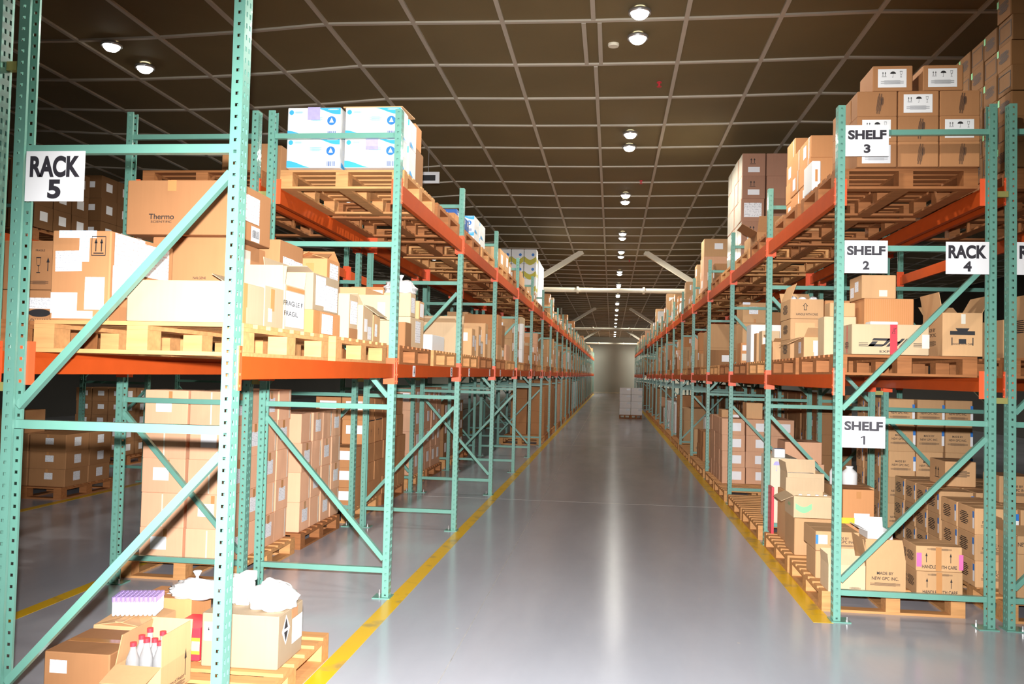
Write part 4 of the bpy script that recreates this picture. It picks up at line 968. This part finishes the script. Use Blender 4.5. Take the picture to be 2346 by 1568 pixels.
# ================================================================== GENERIC LOADS OF THE REMAINING BAYS
PALS=['tan','tan','pale','orangec','brown','tan','pink','white']
rr=random.Random(77)
def marks_for(side,w,d,h,rr):
    ms=[]
    if rr.random()<.55: ms.append(('F',W,rr.uniform(.35,.65),rr.uniform(.4,.65),min(.15,w*.5),min(.11,h*.45),rr.choice(('paper','print','print'))))
    if rr.random()<.5: ms.append((side,W,rr.uniform(.35,.65),rr.uniform(.4,.65),min(.2,d*.5),min(.14,h*.5),rr.choice(('print','paper'))))
    if rr.random()<.5: ms.append(('F','tape',.5,.86,.05,h*.26))
    if rr.random()<.3: ms.append(('F','lines',.5,.22,w*.5,h*.12))
    return ms
def edge_row(y0,y1,z0,zmax,left,bay,ln,far):
    """mixed cartons along the aisle edge of one shelf, some stacked"""
    y=y0; n=0; side='R' if left else 'L'; rows=('left' if left else 'right')
    while y<y1-.25:
        d=rr.uniform(.28,.6); d=min(d,y1-y); w=rr.uniform(.3,.6); h=rr.uniform(.2,.42); mat=rr.choice(PALS)
        off=rr.uniform(.05,.16); z=z0; lv=0
        while z<zmax-.18 and lv<3:
            hh=h*rr.uniform(.75,1.05); hh=min(hh,zmax-z)
            ww=w*rr.uniform(.8,1)
            xa,xb=((-XL-off-ww,-XL-off) if left else (XR+off,XR+off+ww))
            adj={'tan':'tan','pale':'pale','orangec':'orange-tan','brown':'brown','pink':'pinkish','white':'white'}[mat]
            pos=f'{nth(n)} along'+('' if lv==0 else ', second high' if lv==1 else ', third high')
            gen(xa,xb,y,y+d-.015,z,z+hh,mat,f'{adj} carton on {ln} shelf of {rows} racks, {nth(bay)} bay, {pos}',marks_for(side,ww,d,hh,rr),None,1.0)
            z+=hh; lv+=1
            if rr.random()<(.5 if ln=='middle' else .3): break
            if rr.random()<.4: mat=rr.choice(PALS)
        y+=d+rr.uniform(.0,.08); n+=1
for b in range(3,27):
    edge_row(YL[b]+.15,YL[b]+PITCH-.08,DK1,ZB2-.2,True,b,'middle',b>9)
    if b!=6: 
        zt=DK2+rr.choice((.35,.5,.8,1.2)) if b>6 else DK2+.3
        if any(YL[b]-.3<q<YL[b+1]+.3 for q in (25.3,46.6,67.9)): zt=min(zt,4.0)
        edge_row(YL[b]+.15,YL[b]+PITCH-.08,DK2,zt,True,b,'top',b>9)
for b in range(3,12):
    edge_row(YR[b]+.15,YR[b]+PITCH-.08,DK1,ZB2-.25,False,b,'middle',b>6)
    edge_row(YR[b]+.15,YR[b]+PITCH-.08,DK2,4.0 if YR[b]-.3<25.3<YR[b]+PITCH+.3 else DK2+rr.choice((.7,1.0,1.4)),False,b,'top',b>6)
for b in range(6):
    edge_row(YR2[b]+.3,YR2[b]+PITCH-.3,DK1,ZB2-.25,False,b+14,'middle',True)
    edge_row(YR2[b]+.3,YR2[b]+PITCH-.3,DK2,4.0,False,b+14,'top',True)
    stack(1.7,YR2[b]+.8,ZF,1,3,4,.5,.4,.28,'brown',f'distant brown carton, floor past the gap, {nth(b)} bay','L',vis=.3)
# rear layers so the shelves do not look empty from the side
for b in range(3,27):
    for k in range(2):
        gen(-2.58,-2.25,YL[b]+.2+1.3*k,YL[b]+1.3+1.3*k,DK1,DK1+rr.uniform(.45,.75),rr.choice(PALS[:5]),f'carton at the back of the middle shelf, left racks, {nth(b)} bay, {"near" if k==0 else "far"} half',(),None,.15)
for b in range(3,12):
    for k in range(2):
        gen(2.15,2.55,YR[b]+.2+1.3*k,YR[b]+1.3+1.3*k,DK1,DK1+rr.uniform(.45,.75),rr.choice(PALS[:5]),f'carton at the back of the middle shelf, right racks, {nth(b)} bay, {"near" if k==0 else "far"} half',(),None,.15)
# floor stacks: left from the seventh bay on, right bays
FMATS=['brown','pink','tan','orangec']
for b in range(6,27):
    for s in (0,1):
        white=b in (12,13)
        mat='white' if white else FMATS[(b+s)%4]
        if b==6 and s==0: continue
        h=rr.choice((4,5)); 
        stack(-2.52,YL[b]+.2+1.36*s,ZF,2 if b==7 and s==0 or b<9 else 1,3,h,.43 if b<9 else .86,.38,.27 if h==5 else .30,mat,f'{"white" if white else "tan"} carton, {"near" if s==0 else "far"} floor stack of {nth(b)} left bay','R',vis=.8,jit=.004)
for b in range(3,12):
    for s in (0,1):
        if b==3 and s==0 or b==4 : continue
        mat='white' if b in (6,7) else FMATS[(b*2+s)%4]
        h=rr.choice((2,3,4))
        stack(1.68,YR[b]+.25+1.32*s,ZF,1,3,h,.55,.36,.27,mat,f'{"film-wrapped white" if mat=="white" else "tan"} carton, {"near" if s==0 else "far"} floor stack of {nth(b)} right bay','L',vis=.7)
carton(1.66,2.1,9.0+.0,9.02+.0,0,.001,'tan','x') if False else None

# rank generic cartons: the ones that show largest become things, the distant rest one mass
CARTONS.sort(key=lambda t:-t[0])
NIND=300-sum(1 for o in bpy.data.objects if o.name.startswith('cardboard_carton') and o.parent is None)
BEST=CARTONS[:NIND]; REST=CARTONS[NIND:]
from collections import Counter
cnt=Counter(t[1][7] for t in BEST)
used=Counter()
for v,a,mk,tp,gp in BEST:
    lab=a[7]; g=gp
    if cnt[lab]>1: g='cartons: '+lab[:60]
    carton(*a[:7],lab,mk,tp,g)
rest={}
matlist=['umber','mauve','kraft','cream','tan','pale','orangec','brown','pink','white','red','paper','blue','navy']
rb=MB()
for v,a,mk,tp,gp in REST:
    x0,x1,y0,y1,z0,z1,mat,_=a
    rb.box(x0,x1-.004,y0,y1-.004,z0+.001,z1-.001,matlist.index(mat))
    for m in mk:
        if m[1]==W and y0<45:
            mi=matlist.index(m[6]) if m[6] in matlist else matlist.index('paper')
            w,h=m[4],m[5]; zc=z0+m[3]*(z1-z0)
            if m[0]=='F':
                xc=x0+m[2]*(x1-x0); rb.box(xc-w/2,xc+w/2,y0-.0015,y0,zc-h/2,zc+h/2,mi)
            else:
                yc=y0+m[2]*(y1-y0); xx=(x1-.004,x1-.002) if m[0]=='R' else (x0-.0015,x0); rb.box(xx[0],xx[1],yc-w/2,yc+w/2,zc-h/2,zc+h/2,mi)
o=rb.build('distant_cartons',[M[k] for k in matlist]); tag(o,'mass of small cartons far down both rack rows and deep in the bays','cartons',None,'stuff')

# ================================================================== CEILING LAMPS
lens=MB(); lens.lathe([(.012,-.062),(.055,-.052),(.08,-.028),(.088,0)],18); LENS=lens.mesh('lens',[M['lamp']],True)
hou=MB(); hou.lathe([(.089,-.004),(.108,-.012),(.108,.02),(.05,.05)],20,cap=False); HOU=hou.mesh('housing',[M['steel']],True)
def lamp(x,y,label,power,light=True,group=None):
    z=ceil_z(x)-.055
    t=empty('ceiling_lamp',(x,y,z)); tag(t,label,'ceiling lamp',group)
    child(t,'housing',HOU); child(t,'lens',LENS)
    if light:
        l=bpy.data.lights.new('lamp_light','SPOT'); l.energy=power; l.spot_size=math.radians(172); l.spot_blend=.35; l.shadow_soft_size=.09; l.color=(1,.96,.86)
        # invented beam shape: brightens the racks sideways, keeps lamp streaks off the floor
        l.use_nodes=True; nt=l.node_tree; em=nt.nodes['Emission']; ge=nt.nodes.new('ShaderNodeNewGeometry'); sx=nt.nodes.new('ShaderNodeSeparateXYZ')
        nt.links.new(ge.outputs['Normal'],sx.inputs[0]); ab=nt.nodes.new('ShaderNodeMath'); ab.operation='ABSOLUTE'; nt.links.new(sx.outputs['X'],ab.inputs[0])
        pw=nt.nodes.new('ShaderNodeMath'); pw.operation='POWER'; pw.inputs[1].default_value=1.7; nt.links.new(ab.outputs[0],pw.inputs[0])
        ma=nt.nodes.new('ShaderNodeMath'); ma.operation='MULTIPLY_ADD'; ma.inputs[1].default_value=3.2; ma.inputs[2].default_value=.22 if 24<y<31 else .015; nt.links.new(pw.outputs[0],ma.inputs[0]); nt.links.new(ma.outputs[0],em.inputs['Strength'])  # extra spill added along the aisle to brighten the mid-aisle white cartons
        q=bpy.data.objects.new('lamp_light',l); COL.objects.link(q); q.parent=t; q.location=(0,0,-.075)
CY=[8.42,9.06,12.72,13.46,17.05,17.7,21.7,22.4,24.9,25.9,29.7,30.4,33.9,34.6,38.3,39.0,42.5,43.2,46.7,47.4,51,55,59,63,67,71,75,78.5]
LP=160
for i,y in enumerate([0.2,4.2]+CY):
    lamp(.2,y,f'small round ceiling lamp above the aisle, {nth(i)} counted from the camera' if i<29 else 'last small round ceiling lamp before the far wall',LP*(2 if i in(0,1) or i>21 else 1)*(3.5 if y>70 else 1))
for i,y in enumerate([4.3,8.755,9.434,13.1,17.4,21.7,26]):
    lamp(-5.39,y,('round ceiling lamp over the far left aisle, first of the visible pair' if i==1 else 'round ceiling lamp over the far left aisle, second of the visible pair' if i==2 else f'ceiling lamp over the far left aisle, {nth(i)} along'),LP*.08)
# fire sprinklers and detector
for i,(x,y) in enumerate(((-4.28,11.5),(.5,10.6),(.46,16.0),(.47,27.0))):
    bm=MB(); z=ceil_z(x); bm.lathe([(.03,0),(.03,-.012),(.012,-.014),(.012,-.05),(.03,-.055),(.03,-.06)],10,(x,y,z-.005)); o=bm.build('ceiling_sprinkler',M['redp']); tag(o,f'tiny red sprinkler head on the brown ceiling, {nth(i)} counted from the camera','sprinkler')
bm=MB(); bm.lathe([(.055,-.03),(.06,-.02),(.06,0)],16,(-.05,9.35,CZ-.035)); o=bm.build('smoke_detector',M['pipe']); tag(o,'small round smoke detector near the first aisle lamp','detector')
e=empty('hanging_sign',(-2.95,13.6,4.75)); tag(e,'small white sign with dark print hanging beyond the glove cartons','sign')
bm=MB(); bm.box(-.18,.18,-.02,.02,-.09,.09); child(e,'board',bm.mesh('board',[M['paper']])); bm=MB(); bm.box(-.12,.12,-.0215,-.0205,-.05,.04); child(e,'print',bm.mesh('print',[M['ink']])); bm=MB(); bm.lathe([(.006,.09),(.006,.5)],6); child(e,'hanger',bm.mesh('hanger',[M['steel']]))

# ================================================================== CAMERA, FLASH, RENDER SETTINGS
Hc=1.6886
cam=bpy.data.cameras.new('camera'); co=bpy.data.objects.new('camera',cam); COL.objects.link(co); SC.camera=co
cam.sensor_fit='HORIZONTAL'; cam.sensor_width=36; cam.lens=36*2015.73/2346; cam.clip_start=.05; cam.clip_end=300
R=Matrix.Rotation(.1136,4,'Z')@Matrix.Rotation(PI/2+.0352,4,'X')@Matrix.Rotation(-.0237*-1,4,'Z')
co.matrix_world=Matrix.Translation((0,0,Hc))@R
fl=bpy.data.lights.new('camera_flash','SPOT'); fl.energy=5400; fl.spot_size=math.radians(76); fl.spot_blend=1.0; fl.shadow_soft_size=.028; fl.color=(1,.99,.985)
fo=bpy.data.objects.new('camera_flash',fl); COL.objects.link(fo)
fo.matrix_world=Matrix.Translation((-.01,-.02,Hc+.15))@Matrix.Rotation(.100,4,'Z')@Matrix.Rotation(PI/2-.13,4,'X')
w=bpy.data.worlds.new('world'); SC.world=w; w.use_nodes=True; w.node_tree.nodes['Background'].inputs[0].default_value=(.5,.5,.45,1); w.node_tree.nodes['Background'].inputs[1].default_value=0.0
vs=SC.view_settings; vs.view_transform='Standard'; vs.look='None'; vs.gamma=1; vs.use_curve_mapping=False; vs.exposure=0
print('PALLETS',NPAL,'CARTONS',len(CARTONS),'objects',len(bpy.data.objects))
